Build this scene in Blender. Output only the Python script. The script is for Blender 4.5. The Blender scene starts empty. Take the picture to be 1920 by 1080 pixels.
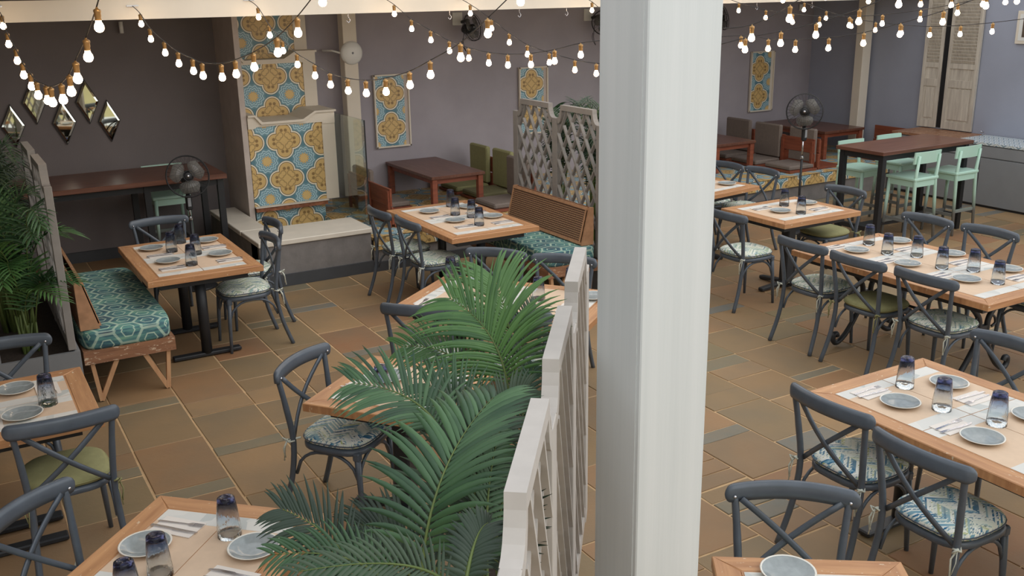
import bpy, math, random
from mathutils import Vector, Matrix, noise
C = bpy.context.scene.collection
random.seed(7)
R = math.radians

# ------------------------------------------------------------ camera
H = 2.78
YAW, PITCH, ROLL, FPX = R(30.18), R(16.827), R(-0.956), 1839.0
def cam_basis():
    f = Vector((math.sin(YAW)*math.cos(PITCH), math.cos(YAW)*math.cos(PITCH), -math.sin(PITCH)))
    r = Vector((math.cos(YAW), -math.sin(YAW), 0)); u = r.cross(f)
    return r*math.cos(ROLL)+u*math.sin(ROLL), -r*math.sin(ROLL)+u*math.cos(ROLL), f
cr, cu, cf = cam_basis()
cam = bpy.data.objects.new('camera', bpy.data.cameras.new('camera'))
C.objects.link(cam)
cam.matrix_world = Matrix(((cr.x, cu.x, -cf.x, 0), (cr.y, cu.y, -cf.y, 0), (cr.z, cu.z, -cf.z, H), (0, 0, 0, 1)))
cam.data.sensor_width = 36; cam.data.lens = 36*FPX/1920; cam.data.clip_start = .05; cam.data.clip_end = 200
bpy.context.scene.camera = cam
def screen_x(p):      # used only to word labels (left / right in the photo)
    q = Vector(p)-Vector((0, 0, H)); return 960+FPX*q.dot(cr)/q.dot(cf)
def screen_y(p):
    q = Vector(p)-Vector((0, 0, H)); return 540-FPX*q.dot(cu)/q.dot(cf)

# ------------------------------------------------------------ light
sc = bpy.context.scene
sc.view_settings.view_transform = 'Standard'; sc.view_settings.look = 'None'
sc.view_settings.gamma = 1; sc.view_settings.use_curve_mapping = False
sc.view_settings.exposure = 0.17
w = bpy.data.worlds.new('world'); sc.world = w; w.use_nodes = True
nt = w.node_tree; bg = nt.nodes['Background']
bg.inputs['Color'].default_value = (0.94, 0.97, 1.0, 1); bg.inputs['Strength'].default_value = 0.95
sun = bpy.data.objects.new('sun', bpy.data.lights.new('sun', 'SUN')); C.objects.link(sun)
sun.data.energy = 0.9; sun.data.angle = R(75); sun.data.color = (1, .99, .97)
sd = Vector((-0.42, 0.62, -0.62)); sun.rotation_euler = sd.to_track_quat('-Z', 'Y').to_euler()

# ------------------------------------------------------------ materials
def srgb(r, g, b):
    f = lambda c: ((c/255+.055)/1.055)**2.4 if c/255 > .04045 else c/255/12.92
    return (f(r), f(g), f(b), 1)
class NT:
    def __init__(s, name):
        s.m = bpy.data.materials.new(name); s.m.use_nodes = True; s.t = s.m.node_tree
        s.b = s.t.nodes['Principled BSDF']
    def n(s, k, **kw):
        x = s.t.nodes.new(k)
        for a, v in kw.items(): setattr(x, a, v)
        return x
    def l(s, a, b): s.t.links.new(a, b)
    def put(s, inp, v):
        if isinstance(v, (int, float)): inp.default_value = v
        elif isinstance(v, tuple): inp.default_value = v
        else: s.l(v, inp)
    def math(s, op, a, b=0.0, c=0.0):
        x = s.n('ShaderNodeMath', operation=op)
        s.put(x.inputs[0], a); s.put(x.inputs[1], b); s.put(x.inputs[2], c)
        return x.outputs[0]
    def mix(s, f, a, b, mode='MIX'):
        x = s.n('ShaderNodeMix', data_type='RGBA', blend_type=mode)
        s.put(x.inputs[0], f); s.put(x.inputs[6], a); s.put(x.inputs[7], b)
        return x.outputs[2]
    def coord(s, kind='Object', scale=(1, 1, 1)):
        t = s.n('ShaderNodeTexCoord'); m = s.n('ShaderNodeMapping'); m.inputs['Scale'].default_value = scale
        s.l(t.outputs[kind], m.inputs[0]); return m.outputs[0]
    def noise(s, v, sc, det=3, rough=.5, out=0):
        x = s.n('ShaderNodeTexNoise'); x.inputs['Scale'].default_value = sc
        x.inputs['Detail'].default_value = det; x.inputs['Roughness'].default_value = rough
        if v is not None: s.l(v, x.inputs['Vector'])
        return x.outputs[out]
    def ramp(s, f, stops, interp='LINEAR'):
        x = s.n('ShaderNodeValToRGB'); e = x.color_ramp.elements; x.color_ramp.interpolation = interp
        while len(e) < len(stops): e.new(.5)
        for i, (p, c) in enumerate(stops): e[i].position = p; e[i].color = c
        s.put(x.inputs[0], f); return x.outputs[0]
    def bump(s, h, st, d=.01):
        x = s.n('ShaderNodeBump'); x.inputs['Strength'].default_value = st; x.inputs['Distance'].default_value = d
        s.l(h, x.inputs['Height']); s.l(x.outputs[0], s.b.inputs['Normal'])
    def xy(s, kind='UV'):
        t = s.n('ShaderNodeTexCoord'); p = s.n('ShaderNodeSeparateXYZ'); s.l(t.outputs[kind], p.inputs[0])
        return p.outputs[0], p.outputs[1], p.outputs[2]
    def comb(s, x, y, z=0.0):
        c = s.n('ShaderNodeCombineXYZ'); s.put(c.inputs[0], x); s.put(c.inputs[1], y); s.put(c.inputs[2], z); return c.outputs[0]
    def done(s, col=None, rough=.5, metal=0):
        if col is not None: s.put(s.b.inputs['Base Color'], col)
        s.put(s.b.inputs['Roughness'], rough); s.b.inputs['Metallic'].default_value = metal
        return s.m
M = {}
def plain(name, col, rough=.5, metal=0, var=.08, nsc=8, bump=0, bsc=60):
    k = NT(name); v = k.coord('Object')
    n = k.noise(v, nsc, 4)
    d = tuple(c*(1-var) for c in col[:3])+(1,); b = tuple(min(1, c*(1+var)) for c in col[:3])+(1,)
    c = k.ramp(n, [(.3, d), (.7, b)])
    if bump: k.bump(k.noise(v, bsc, 3), bump, .004)
    M[name] = k.done(c, rough, metal); return M[name]
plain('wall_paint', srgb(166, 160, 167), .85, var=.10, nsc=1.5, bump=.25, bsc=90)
plain('wall_paint_right', srgb(160, 165, 181), .85, var=.06, nsc=1.5, bump=.25, bsc=90)
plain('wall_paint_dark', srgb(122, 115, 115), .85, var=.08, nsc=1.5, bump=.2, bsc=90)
plain('column_plaster', srgb(196, 184, 176), .9, var=.08, nsc=5, bump=.5, bsc=40)
plain('white_paint', srgb(226, 224, 218), .55, var=.03, nsc=4)
plain('cream_paint', srgb(226, 216, 200), .6, var=.03, nsc=3)
plain('ledge_white', srgb(222, 214, 200), .5, var=.05, nsc=6)
plain('dark_skirting', srgb(70, 72, 76), .7, var=.06)
plain('step_plaster', srgb(128, 124, 122), .85, var=.12, nsc=9, bump=.4, bsc=50)
plain('chair_paint', srgb(82, 90, 100), .32, var=.08, nsc=20)
plain('chair_paint_dark', srgb(80, 88, 101), .36, var=.08, nsc=20)
plain('black_metal', srgb(38, 40, 44), .45, var=.1)
plain('matte_black', srgb(30, 31, 34), .5, var=.1)
plain('screen_paint_light', srgb(190, 184, 178), .6, var=.05, nsc=15)
plain('screen_paint', srgb(140, 135, 130), .6, var=.07, nsc=15)
plain('planter_paint', srgb(126, 128, 130), .7, var=.06, nsc=6)
plain('soil', srgb(52, 42, 34), .95, var=.3, nsc=40, bump=.6)
plain('green_fabric', srgb(150, 148, 104), .85, var=.06, nsc=30, bump=.3, bsc=300)
plain('olive_fabric', srgb(120, 116, 84), .85, var=.06, nsc=30, bump=.3, bsc=300)
plain('grey_fabric', srgb(124, 112, 104), .85, var=.06, nsc=30, bump=.3, bsc=300)
plain('steel', srgb(205, 205, 210), .22, 1, var=.02)
plain('brass', srgb(190, 150, 90), .3, 1, var=.1)
plain('plate_rim', srgb(222, 218, 208), .25, var=.03)
plain('plate_glaze', srgb(146, 153, 154), .12, var=.10, nsc=40)
plain('napkin_paper', srgb(226, 218, 210), .8, var=.02)
plain('kraft_paper', srgb(214, 188, 162), .8, var=.03, nsc=25)
plain('cord_black', srgb(40, 38, 38), .6)
plain('socket', srgb(176, 140, 92), .35, .6, var=.12)
plain('cabinet_grey', srgb(140, 143, 147), .6, var=.05, nsc=4)
plain('mortar', srgb(198, 166, 126), .95, var=.12, nsc=12, bump=.4)
plain('tie_fabric', srgb(205, 208, 196), .9, var=.2, nsc=60)
plain('white_plastic', srgb(232, 232, 228), .4, var=.02)
plain('rust_strip', srgb(150, 96, 68), .8, var=.35, nsc=25)
plain('cane_frame', srgb(176, 132, 98), .6, var=.15, nsc=20)
plain('rear_cream', srgb(226, 214, 160), .8, var=.03)
plain('soffit', srgb(180, 178, 172), .8, var=.03)
plain('picture_print', srgb(92, 78, 66), .5, var=.5, nsc=10)

def bulb_mat():
    k = NT('bulb_glow'); k.b.inputs['Base Color'].default_value = (1, .9, .75, 1)
    k.b.inputs['Emission Color'].default_value = (1, .72, .46, 1); k.b.inputs['Emission Strength'].default_value = 26
    M['bulb_glow'] = k.m
bulb_mat()
def wood(name, a, b, chips=None, gx=2.2, gy=26, rot=False, rough=.45, amount=.62):
    k = NT(name); x, y, z = k.xy('UV')
    if rot: x, y = y, x
    oi = k.n('ShaderNodeObjectInfo')
    v = k.comb(k.math('MULTIPLY', x, gx), k.math('MULTIPLY', y, gy), k.math('MULTIPLY', oi.outputs['Random'], 9))
    c = k.ramp(k.noise(v, 1.0, 5, .6), [(.3, a), (.7, b)])
    if chips:
        n = k.noise(k.comb(k.math('MULTIPLY', x, 12), k.math('MULTIPLY', y, 40), oi.outputs['Random']), 1.3, 4, .7)
        f = k.ramp(n, [(amount, (0, 0, 0, 1)), (amount+.03, (1, 1, 1, 1))])
        c = k.mix(f, c, chips)
    k.bump(k.noise(v, 1.0, 5, .6), .25, .003)
    M[name] = k.done(c, rough); return k.m
CH = srgb(222, 206, 180)
wood('table_wood', srgb(164, 114, 76), srgb(202, 152, 106), CH, amount=.645)
wood('table_wood_cross', srgb(164, 114, 76), srgb(202, 152, 106), CH, rot=True, amount=.645)
wood('dark_wood', srgb(88, 56, 45), srgb(120, 80, 64), rough=.32)
wood('dark_wood_cross', srgb(88, 56, 45), srgb(120, 80, 64), rot=True, rough=.32)
wood('red_wood', srgb(118, 62, 44), srgb(150, 84, 60), rough=.45)
wood('red_wood_cross', srgb(118, 62, 44), srgb(150, 84, 60), rot=True, rough=.45)
wood('bench_wood', srgb(122, 84, 62), srgb(168, 122, 92), srgb(206, 182, 156), amount=.6)
wood('leg_wood', srgb(186, 140, 102), srgb(208, 164, 124), rot=True)
wood('door_wood', srgb(176, 166, 154), srgb(214, 206, 192), srgb(150, 136, 120), rot=True, amount=.68, rough=.8)
wood('pillar_paint', srgb(206, 210, 210), srgb(214, 217, 217), gx=30, gy=.6, rough=.5)

def slab_mat(name, cols):
    k = NT(name); oi = k.n('ShaderNodeObjectInfo'); v = k.coord('Object')
    base = k.ramp(oi.outputs['Random'], [(i/(len(cols)), c) for i, c in enumerate(cols)], 'LINEAR')
    off = k.n('ShaderNodeVectorMath', operation='ADD'); k.l(v, off.inputs[0])
    k.l(k.comb(k.math('MULTIPLY', oi.outputs['Random'], 50), 0.0), off.inputs[1])
    n = k.noise(off.outputs[0], 5, 6, .65); n2 = k.noise(off.outputs[0], 1.7, 3)
    c = k.mix(k.ramp(n, [(.35, (0, 0, 0, 1)), (.75, (.5, .5, .5, 1))]), base, srgb(150, 124, 92))
    c = k.mix(k.ramp(n2, [(.4, (0, 0, 0, 1)), (.7, (.45, .45, .45, 1))]), c, srgb(112, 104, 86))
    k.bump(k.noise(off.outputs[0], 14, 6, .7), .35, .008)
    M[name] = k.done(c, .62)
slab_mat('sandstone', [srgb(148, 119, 84), srgb(136, 116, 84), srgb(154, 117, 82), srgb(132, 119, 88), srgb(150, 108, 76), srgb(160, 129, 92)])
slab_mat('slate', [srgb(124, 122, 112), srgb(114, 118, 116), srgb(128, 120, 98)])

def tiles(name, p=.42):
    k = NT(name); x, y, z = k.xy('UV')
    fx = k.math('SUBTRACT', k.math('FRACT', k.math('ADD', k.math('DIVIDE', x, p), .5)), .5)
    fy = k.math('SUBTRACT', k.math('FRACT', k.math('ADD', k.math('DIVIDE', y, p), .5)), .5)
    ax = k.math('ABSOLUTE', fx); ay = k.math('ABSOLUTE', fy)
    mx = k.math('MAXIMUM', ax, ay); mn = k.math('MINIMUM', ax, ay)
    def dist(a, b, ca, cb):
        return k.math('SQRT', k.math('ADD', k.math('POWER', k.math('SUBTRACT', a, ca), 2.0), k.math('POWER', k.math('SUBTRACT', b, cb), 2.0)))
    d1 = k.math('SUBTRACT', dist(mx, mn, .235, 0.0), .205)       # four lobes
    d2 = k.math('SUBTRACT', dist(mx, mn, 0.0, 0.0), .16)
    q = k.math('MINIMUM', d1, d2)
    gold, cream, brown = srgb(222, 190, 128), srgb(240, 232, 212), srgb(118, 90, 56)
    blue, light, teal = srgb(96, 138, 152), srgb(178, 208, 218), srgb(116, 154, 166)
    # flower at the cell corner
    gx = k.math('SUBTRACT', .5, ax); gy = k.math('SUBTRACT', .5, ay)
    rr = k.math('SQRT', k.math('ADD', k.math('MULTIPLY', gx, gx), k.math('MULTIPLY', gy, gy)))
    ang = k.math('ARCTAN2', gy, gx)
    pet = k.math('MULTIPLY', k.math('COSINE', k.math('MULTIPLY', ang, 12.0)), .02)
    rp = k.math('ADD', rr, pet)
    bgc = k.ramp(rp, [(0, gold), (.12, brown), (.132, light), (.155, teal), (.185, light), (.225, blue), (.25, light), (.285, teal), (.33, blue)], 'CONSTANT')
    # leaf motif in each lobe
    lm = k.math('SUBTRACT', dist(mx, mn, .275, .055), .045)
    lf = k.ramp(k.math('ADD', lm, .5), [(.49, (1, 1, 1, 1)), (.505, (0, 0, 0, 1))])
    rg = k.math('ABSOLUTE', k.math('SUBTRACT', dist(mx, mn, .15, .09), .07))
    rf = k.ramp(rg, [(.008, (1, 1, 1, 1)), (.018, (0, 0, 0, 1))])
    inner = k.mix(k.math('MULTIPLY', lf, .8), gold, brown); inner = k.mix(k.math('MULTIPLY', rf, .55), inner, brown)
    inner = k.mix(k.math('MULTIPLY', k.noise(k.comb(x, y), 30, 3), .25), inner, srgb(170, 128, 70))
    qc = k.math('ADD', q, .5)
    f_in = k.ramp(qc, [(0, (1, 1, 1, 1)), (.482, (0, 0, 0, 1))], 'CONSTANT')
    f_br = k.ramp(qc, [(0, (1, 1, 1, 1)), (.497, (0, 0, 0, 1))], 'CONSTANT')
    f_cr = k.ramp(qc, [(0, (1, 1, 1, 1)), (.534, (0, 0, 0, 1))], 'CONSTANT')
    f_b2 = k.ramp(qc, [(0, (1, 1, 1, 1)), (.543, (0, 0, 0, 1))], 'CONSTANT')
    c = k.mix(f_b2, bgc, srgb(70, 92, 98)); c = k.mix(f_cr, c, cream); c = k.mix(f_br, c, brown); c = k.mix(f_in, c, inner)
    M[name] = k.done(c, .35)
tiles('pattern_tile'); tiles('pattern_tile_small', .42)

def chevron(name, cols, s=1.0):
    k = NT(name); x, y, z = k.xy('UV'); oi = k.n('ShaderNodeObjectInfo')
    P = .085*s
    xx = k.math('ADD', k.math('DIVIDE', y, P), k.math('MULTIPLY', oi.outputs['Random'], 7.3)); col = k.math('FLOOR', xx)
    tri = k.math('PINGPONG', xx, 1.0)
    t = k.math('DIVIDE', k.math('ADD', x, k.math('MULTIPLY', tri, P*.8)), .011*s)
    cell = k.math('FLOOR', t)
    wn = k.n('ShaderNodeTexWhiteNoise', noise_dimensions='2D'); k.l(k.comb(cell, k.math('FLOOR', k.math('MULTIPLY', xx, 1.0))), wn.inputs['Vector'])
    nn = k.noise(k.comb(k.math('MULTIPLY', x, 90), k.math('MULTIPLY', y, 14)), 1.5, 3)
    v = k.math('ADD', k.math('MULTIPLY', wn.outputs[0], .75), k.math('MULTIPLY', nn, .3))
    c = k.ramp(v, cols, 'CONSTANT')
    c = k.mix(k.ramp(k.noise(k.comb(x, y), 9, 2), [(.4, (0, 0, 0, 1)), (.62, (.4, .4, .4, 1))]), c, srgb(206, 214, 188))
    M[name] = k.done(c, .9)
chevron('chevron_fabric', [(0, srgb(70, 78, 84)), (.14, srgb(232, 232, 222)), (.30, srgb(166, 184, 158)), (.44, srgb(224, 228, 216)), (.58, srgb(74, 118, 140)), (.66, srgb(236, 236, 228)), (.78, srgb(150, 178, 178)), (.88, srgb(176, 184, 128))])
chevron('chevron_fabric_blue', [(0, srgb(60, 72, 84)), (.15, srgb(230, 232, 226)), (.30, srgb(120, 164, 184)), (.46, srgb(226, 230, 222)), (.58, srgb(40, 108, 148)), (.70, srgb(238, 238, 230)), (.84, srgb(184, 192, 138))])

def hexes():
    k = NT('hexagon_fabric'); x, y, z = k.xy('UV'); P = .173
    nx = k.math('ADD', k.math('DIVIDE', y, P), k.math('MULTIPLY', k.noise(k.comb(x, y), 5, 2), .12)); ny = k.math('DIVIDE', x, P)
    S = 1.7320508
    def cell(ox, oy):
        a = k.math('SUBTRACT', k.math('FLOORED_MODULO', k.math('ADD', nx, ox), 1.0), .5)
        b = k.math('SUBTRACT', k.math('FLOORED_MODULO', k.math('ADD', ny, oy), S), S/2)
        return k.math('ABSOLUTE', a), k.math('ABSOLUTE', b)
    a1, b1 = cell(0.0, 0.0); a2, b2 = cell(.5, S/2)
    hd = lambda a, b: k.math('MAXIMUM', a, k.math('ADD', k.math('MULTIPLY', a, .5), k.math('MULTIPLY', b, .8660254)))
    d = k.math('MINIMUM', hd(a1, b1), hd(a2, b2))
    n = k.noise(k.comb(k.math('MULTIPLY', x, 5), k.math('MULTIPLY', y, 34)), 1.0, 4, .6)
    n2 = k.noise(k.comb(x, y), 4, 2)
    fill = k.ramp(k.math('ADD', k.math('MULTIPLY', n, .6), k.math('MULTIPLY', n2, .45)), [(.35, srgb(58, 66, 80)), (.46, srgb(62, 100, 112)), (.56, srgb(92, 142, 138)), (.68, srgb(128, 172, 144))])
    line = k.ramp(d, [(.20, (0, 0, 0, 1)), (.22, (1, 1, 1, 1)), (.245, (1, 1, 1, 1)), (.265, (0, 0, 0, 1)), (.435, (0, 0, 0, 1)), (.46, (.85, .85, .85, 1))])
    c = k.mix(k.math('MULTIPLY', line, k.math('ADD', n, .25)), fill, srgb(196, 218, 196))
    M['hexagon_fabric'] = k.done(c, .8)
hexes()
def cane():
    k = NT('woven_cane'); x, y, z = k.xy('UV')
    a = k.math('SINE', k.math('MULTIPLY', x, 300.0)); b = k.math('SINE', k.math('MULTIPLY', y, 330.0))
    h = k.math('MULTIPLY', a, b)
    c = k.ramp(k.math('ADD', k.math('MULTIPLY', b, .5), k.math('MULTIPLY', h, .35)), [(-.0, srgb(92, 62, 44)), (.35, srgb(168, 128, 94)), (.8, srgb(198, 160, 122))])
    k.bump(h, .5, .003); M['woven_cane'] = k.done(c, .6)
cane()
def band():
    k = NT('printed_band'); x, y, z = k.xy('UV'); v = k.comb(x, y)
    g = k.n('ShaderNodeTexVoronoi', feature='F1'); g.inputs['Scale'].default_value = 11; k.l(v, g.inputs['Vector'])
    c = k.ramp(g.outputs['Color'], [(0, srgb(212, 211, 206)), (.45, srgb(192, 195, 192)), (.62, srgb(218, 216, 210)), (.8, srgb(202, 202, 197))], 'CONSTANT')
    M['printed_band'] = k.done(c, .75)
band()
def counter_tile():
    k = NT('counter_pattern'); x, y, z = k.xy('UV')
    a = k.math('PINGPONG', k.math('DIVIDE', x, .1), 1.0); t = k.math('FRACT', k.math('ADD', k.math('DIVIDE', y, .07), a))
    c = k.ramp(t, [(0, srgb(214, 222, 226)), (.4, srgb(128, 152, 166)), (.65, srgb(228, 230, 228)), (.85, srgb(168, 178, 176))], 'CONSTANT')
    M['counter_pattern'] = k.done(c, .3)
counter_tile()
def glassmat(name, tint, z=False):
    k = NT(name)
    if z:
        t = k.n('ShaderNodeTexCoord'); s = k.n('ShaderNodeSeparateXYZ'); k.l(t.outputs['Object'], s.inputs[0])
        c = k.ramp(k.math('DIVIDE', s.outputs[2], .165), [(.0, srgb(246, 250, 251)), (.35, srgb(238, 244, 248)), (.62, srgb(205, 214, 228)), (.86, srgb(140, 148, 174)), (.95, srgb(84, 90, 128)), (1, srgb(60, 64, 106))])
        k.l(c, k.b.inputs['Base Color'])
        k.bump(k.noise(k.coord('Object', (1, 1, .35)), 75, 2), .6, .004)
    else: k.b.inputs['Base Color'].default_value = tint
    k.b.inputs['Transmission Weight'].default_value = 1; k.b.inputs['Roughness'].default_value = .03; k.b.inputs['IOR'].default_value = 1.35 if z else 1.45
    M[name] = k.m
glassmat('tinted_glass', None, True); glassmat('clear_pane', srgb(226, 236, 228))
k = NT('mirror'); M['mirror'] = k.done(srgb(220, 220, 205), .02, 1)
k = NT('fan_blade'); k.b.inputs['Alpha'].default_value = .6; M['fan_blade'] = k.done(srgb(120, 118, 114), .2)
def leafmat(name, a, b):
    k = NT(name); oi = k.n('ShaderNodeObjectInfo'); v = k.coord('Object')
    n = k.math('ADD', k.math('MULTIPLY', k.noise(v, 7, 3), .6), k.math('MULTIPLY', oi.outputs['Random'], .4))
    c = k.ramp(n, [(.3, a), (.7, b)])
    k.b.inputs['Subsurface Weight'].default_value = 0.0
    M[name] = k.done(c, .46)
leafmat('palm_leaf', srgb(34, 66, 42), srgb(72, 106, 68)); leafmat('palm_leaf_bright', srgb(44, 84, 40), srgb(90, 130, 70)); leafmat('palm_leaf_dark', srgb(34, 52, 38), srgb(66, 86, 62))
plain('palm_stem', srgb(96, 112, 58), .5, var=.15)
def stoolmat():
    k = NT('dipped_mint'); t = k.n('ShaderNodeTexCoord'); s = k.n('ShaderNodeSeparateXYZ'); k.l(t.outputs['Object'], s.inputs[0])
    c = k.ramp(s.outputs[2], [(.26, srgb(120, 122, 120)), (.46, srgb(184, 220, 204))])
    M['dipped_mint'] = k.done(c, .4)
stoolmat()

# ------------------------------------------------------------ mesh builder
class MB:
    def __init__(s): s.v = []; s.f = []; s.sm = []
    def add(s, vs, fs, smooth=False, mat=None):
        o = len(s.v); s.v += [Vector(p) if mat is None else mat @ Vector(p) for p in vs]
        s.f += [tuple(i+o for i in f) for f in fs]; s.sm += [smooth]*len(fs); return s
    def box(s, c, d, rot=None, bev=0):
        x, y, z = d[0]/2, d[1]/2, d[2]/2; b = min(bev, x*.49, y*.49, z*.49)
        m = Matrix.Translation(c) @ (rot.to_4x4() if rot is not None else Matrix())
        if not b:
            vs = [(i*x, j*y, k*z) for k in (-1, 1) for j in (-1, 1) for i in (-1, 1)]
            return s.add(vs, [(0, 2, 3, 1), (4, 5, 7, 6), (0, 1, 5, 4), (2, 6, 7, 3), (0, 4, 6, 2), (1, 3, 7, 5)], mat=m)
        ring = [(-x+b, -y), (x-b, -y), (x, -y+b), (x, y-b), (x-b, y), (-x+b, y), (-x, y-b), (-x, -y+b)]
        ins = [(-x+b, -y+b), (x-b, -y+b), (x-b, -y+b), (x-b, y-b), (x-b, y-b), (-x+b, y-b), (-x+b, y-b), (-x+b, -y+b)]
        vs = [(p[0], p[1], -z) for p in ins]+[(p[0], p[1], -z+b) for p in ring]+[(p[0], p[1], z-b) for p in ring]+[(p[0], p[1], z) for p in ins]
        fs = [(0, 6, 4, 2)[::1]]; fs = [(0, 5, 3, 1)]; fs = []
        for L in range(3):
            for i in range(8):
                j = (i+1) % 8; fs.append((L*8+i, L*8+j, (L+1)*8+j, (L+1)*8+i))
        fs.append((7, 5, 3, 1)); fs.append((24+1, 24+3, 24+5, 24+7))
        return s.add(vs, fs, mat=m)
    def bar(s, a, b, w, d, up=(0, 0, 1), bev=0):
        a = Vector(a); b = Vector(b); z = (b-a).normalized(); u = Vector(up)
        if abs(z.dot(u)) > .98: u = Vector((0, 1, 0))
        x = u.cross(z).normalized(); y = z.cross(x)
        rot = Matrix((x, y, z)).transposed()
        return s.box((a+b)/2, (w, d, (b-a).length), rot, bev)
    def tube(s, pts, r, n=8, caps=True, flat=1.0, up=None):
        pts = [Vector(p) for p in pts]; N = len(pts); rs = r if isinstance(r, (list, tuple)) else [r]*N
        vs = []; prev = None
        for i, p in enumerate(pts):
            t = (pts[min(i+1, N-1)]-pts[max(i-1, 0)]).normalized()
            if prev is None:
                u = Vector(up) if up else (Vector((0, 0, 1)) if abs(t.z) < .9 else Vector((1, 0, 0)))
            else: u = prev
            x = (u-t*u.dot(t)).normalized(); y = t.cross(x); prev = x
            for k in range(n):
                a = 2*math.pi*k/n; vs.append(p+x*math.cos(a)*rs[i]+y*math.sin(a)*rs[i]*flat)
        fs = [(i*n+k, i*n+(k+1) % n, (i+1)*n+(k+1) % n, (i+1)*n+k) for i in range(N-1) for k in range(n)]
        if caps: fs += [tuple(range(n))[::-1], tuple((N-1)*n+k for k in range(n))]
        return s.add(vs, fs, True)
    def lathe(s, prof, n=24, c=(0, 0, 0), mat=None, closed=False):
        c = Vector(c); vs = []
        for (r, z) in prof:
            for k in range(n):
                a = 2*math.pi*k/n; vs.append(c+Vector((max(r, 1e-5)*math.cos(a), max(r, 1e-5)*math.sin(a), z)))
        L = len(prof); fs = [(i*n+k, i*n+(k+1) % n, (i+1)*n+(k+1) % n, (i+1)*n+k) for i in range(L-1) for k in range(n)]
        if closed: fs += [((L-1)*n+k, (L-1)*n+(k+1) % n, (k+1) % n, k) for k in range(n)]
        return s.add(vs, fs, True, mat)
    def prism(s, poly, z0, z1, mat=None):      # polygon in xy (ccw), extruded in z
        n = len(poly); vs = [(p[0], p[1], z0) for p in poly]+[(p[0], p[1], z1) for p in poly]
        fs = [tuple(range(n))[::-1], tuple(range(n, 2*n))]+[(i, (i+1) % n, n+(i+1) % n, n+i) for i in range(n)]
        return s.add(vs, fs, mat=mat)
    def mesh(s, name, mat, uvo=(0, 0)):
        me = bpy.data.meshes.new(name); me.from_pydata([tuple(v) for v in s.v], [], s.f); me.update()
        uv = me.uv_layers.new(name='UVMap')
        for p in me.polygons:
            n = p.normal; ax, ay, az = abs(n.x), abs(n.y), abs(n.z); p.use_smooth = s.sm[p.index]
            for li in p.loop_indices:
                v = me.vertices[me.loops[li].vertex_index].co
                q = (v.x, v.y) if (az >= ax and az >= ay) else ((v.x, v.z) if ay >= ax else (v.y, v.z))
                uv.data[li].uv = (q[0]+uvo[0], q[1]+uvo[1])
        if mat: me.materials.append(M[mat])
        return me
    def obj(s, name, mat, parent=None, loc=None, uvo=(0, 0)):
        o = bpy.data.objects.new(name, s.mesh(name, mat, uvo)); C.objects.link(o)
        if parent: o.parent = parent
        if loc is not None: o.location = loc
        return o
def empty(name, loc=(0, 0, 0), rz=0):
    o = bpy.data.objects.new(name, None); o.empty_display_size = .1; C.objects.link(o); o.location = loc; o.rotation_euler = (0, 0, rz); return o
def tag(o, label=None, cat=None, group=None, kind=None):
    if label: o['label'] = label
    if cat: o['category'] = cat
    if group: o['group'] = group
    if kind: o['kind'] = kind
    return o
def struct(o): o['kind'] = 'structure'; return o
def place(me, name, parent=None, loc=(0, 0, 0), rz=0):
    o = bpy.data.objects.new(name, me); C.objects.link(o); o.location = loc; o.rotation_euler = (0, 0, rz)
    if parent: o.parent = parent
    return o
KIDS = {}
def copy_tree(o, parent=None):
    c = o.copy(); C.objects.link(c)
    if parent: c.parent = parent
    for ch in list(o.children): copy_tree(ch, c)
    return c
def bez(a, b, c, n):
    a, b, c = Vector(a), Vector(b), Vector(c); q = b*2-(a+c)/2
    return [a*(1-t)**2+q*2*t*(1-t)+c*t*t for t in [i/n for i in range(n+1)]]
def catmull(P, k=6):
    P = [Vector(p) for p in P]; out = []
    for i in range(len(P)-1):
        p0 = P[max(i-1, 0)]; p1 = P[i]; p2 = P[i+1]; p3 = P[min(i+2, len(P)-1)]
        for j in range(k):
            t = j/k; out.append(.5*((2*p1)+(p2-p0)*t+(2*p0-5*p1+4*p2-p3)*t*t+(3*p1-p0-3*p2+p3)*t**3))
    out.append(P[-1]); return out
ORD = ['leftmost', 'second from left', 'third from left', 'fourth from left', 'fifth from left', 'sixth from left', 'seventh from left', 'eighth from left']
def ordinal(i, n):
    if n == 1: return 'only'
    if i == n-1: return 'rightmost'
    return ORD[i]

# ------------------------------------------------------------ setting
YB, YS, XC, XR = 11.4, 9.25, 2.52, 12.2
fl = empty('floor'); struct(fl)
MB().box((4.6, 5.2, -.0445), (16, 12.4+.2, .08)).obj('mortar_bed', 'mortar', fl)
xs = [-2.9+.455*i for i in range(8)]+[.76, 1.205, 1.65, 2.09, 2.54, 2.975, 3.43, 3.83, 4.30, 4.75, 5.19, 5.65, 6.11, 6.56, 7.02, 7.48, 7.93, 8.4, 8.85, 9.3, 9.76, 10.2, 10.66, 11.1, 11.56]
xs = [x for x in xs if x > .4 or x < .35]
known = {1.205: [7.7, 7.35, 6.76, 6.51, 5.94, 5.80, 5.2], .76: [8.3, 7.65, 6.97, 6.82, 6.17, 5.5, 5.36, 4.9], 2.54: [9.05, 8.5, 8.35, 7.69, 7.13, 7.0, 6.5], 1.65: [8.6, 7.9, 7.5, 7.0, 6.76, 6.5, 6.08, 5.98, 5.2],
         2.09: [8.9, 8.3, 8.14, 7.5, 7.36, 6.8], 2.975: [8.9, 8.35, 8.2, 7.6, 7.48, 7.0], 4.75: [5.9, 5.42, 5.24, 5.02, 4.6, 3.9], 5.19: [5.9, 5.42, 4.84, 4.74, 4.2], 4.30: [5.6, 4.90, 4.66, 4.1, 3.9], 3.83: [5.1, 4.43, 4.30, 3.8]}
FAR = MB()
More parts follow.
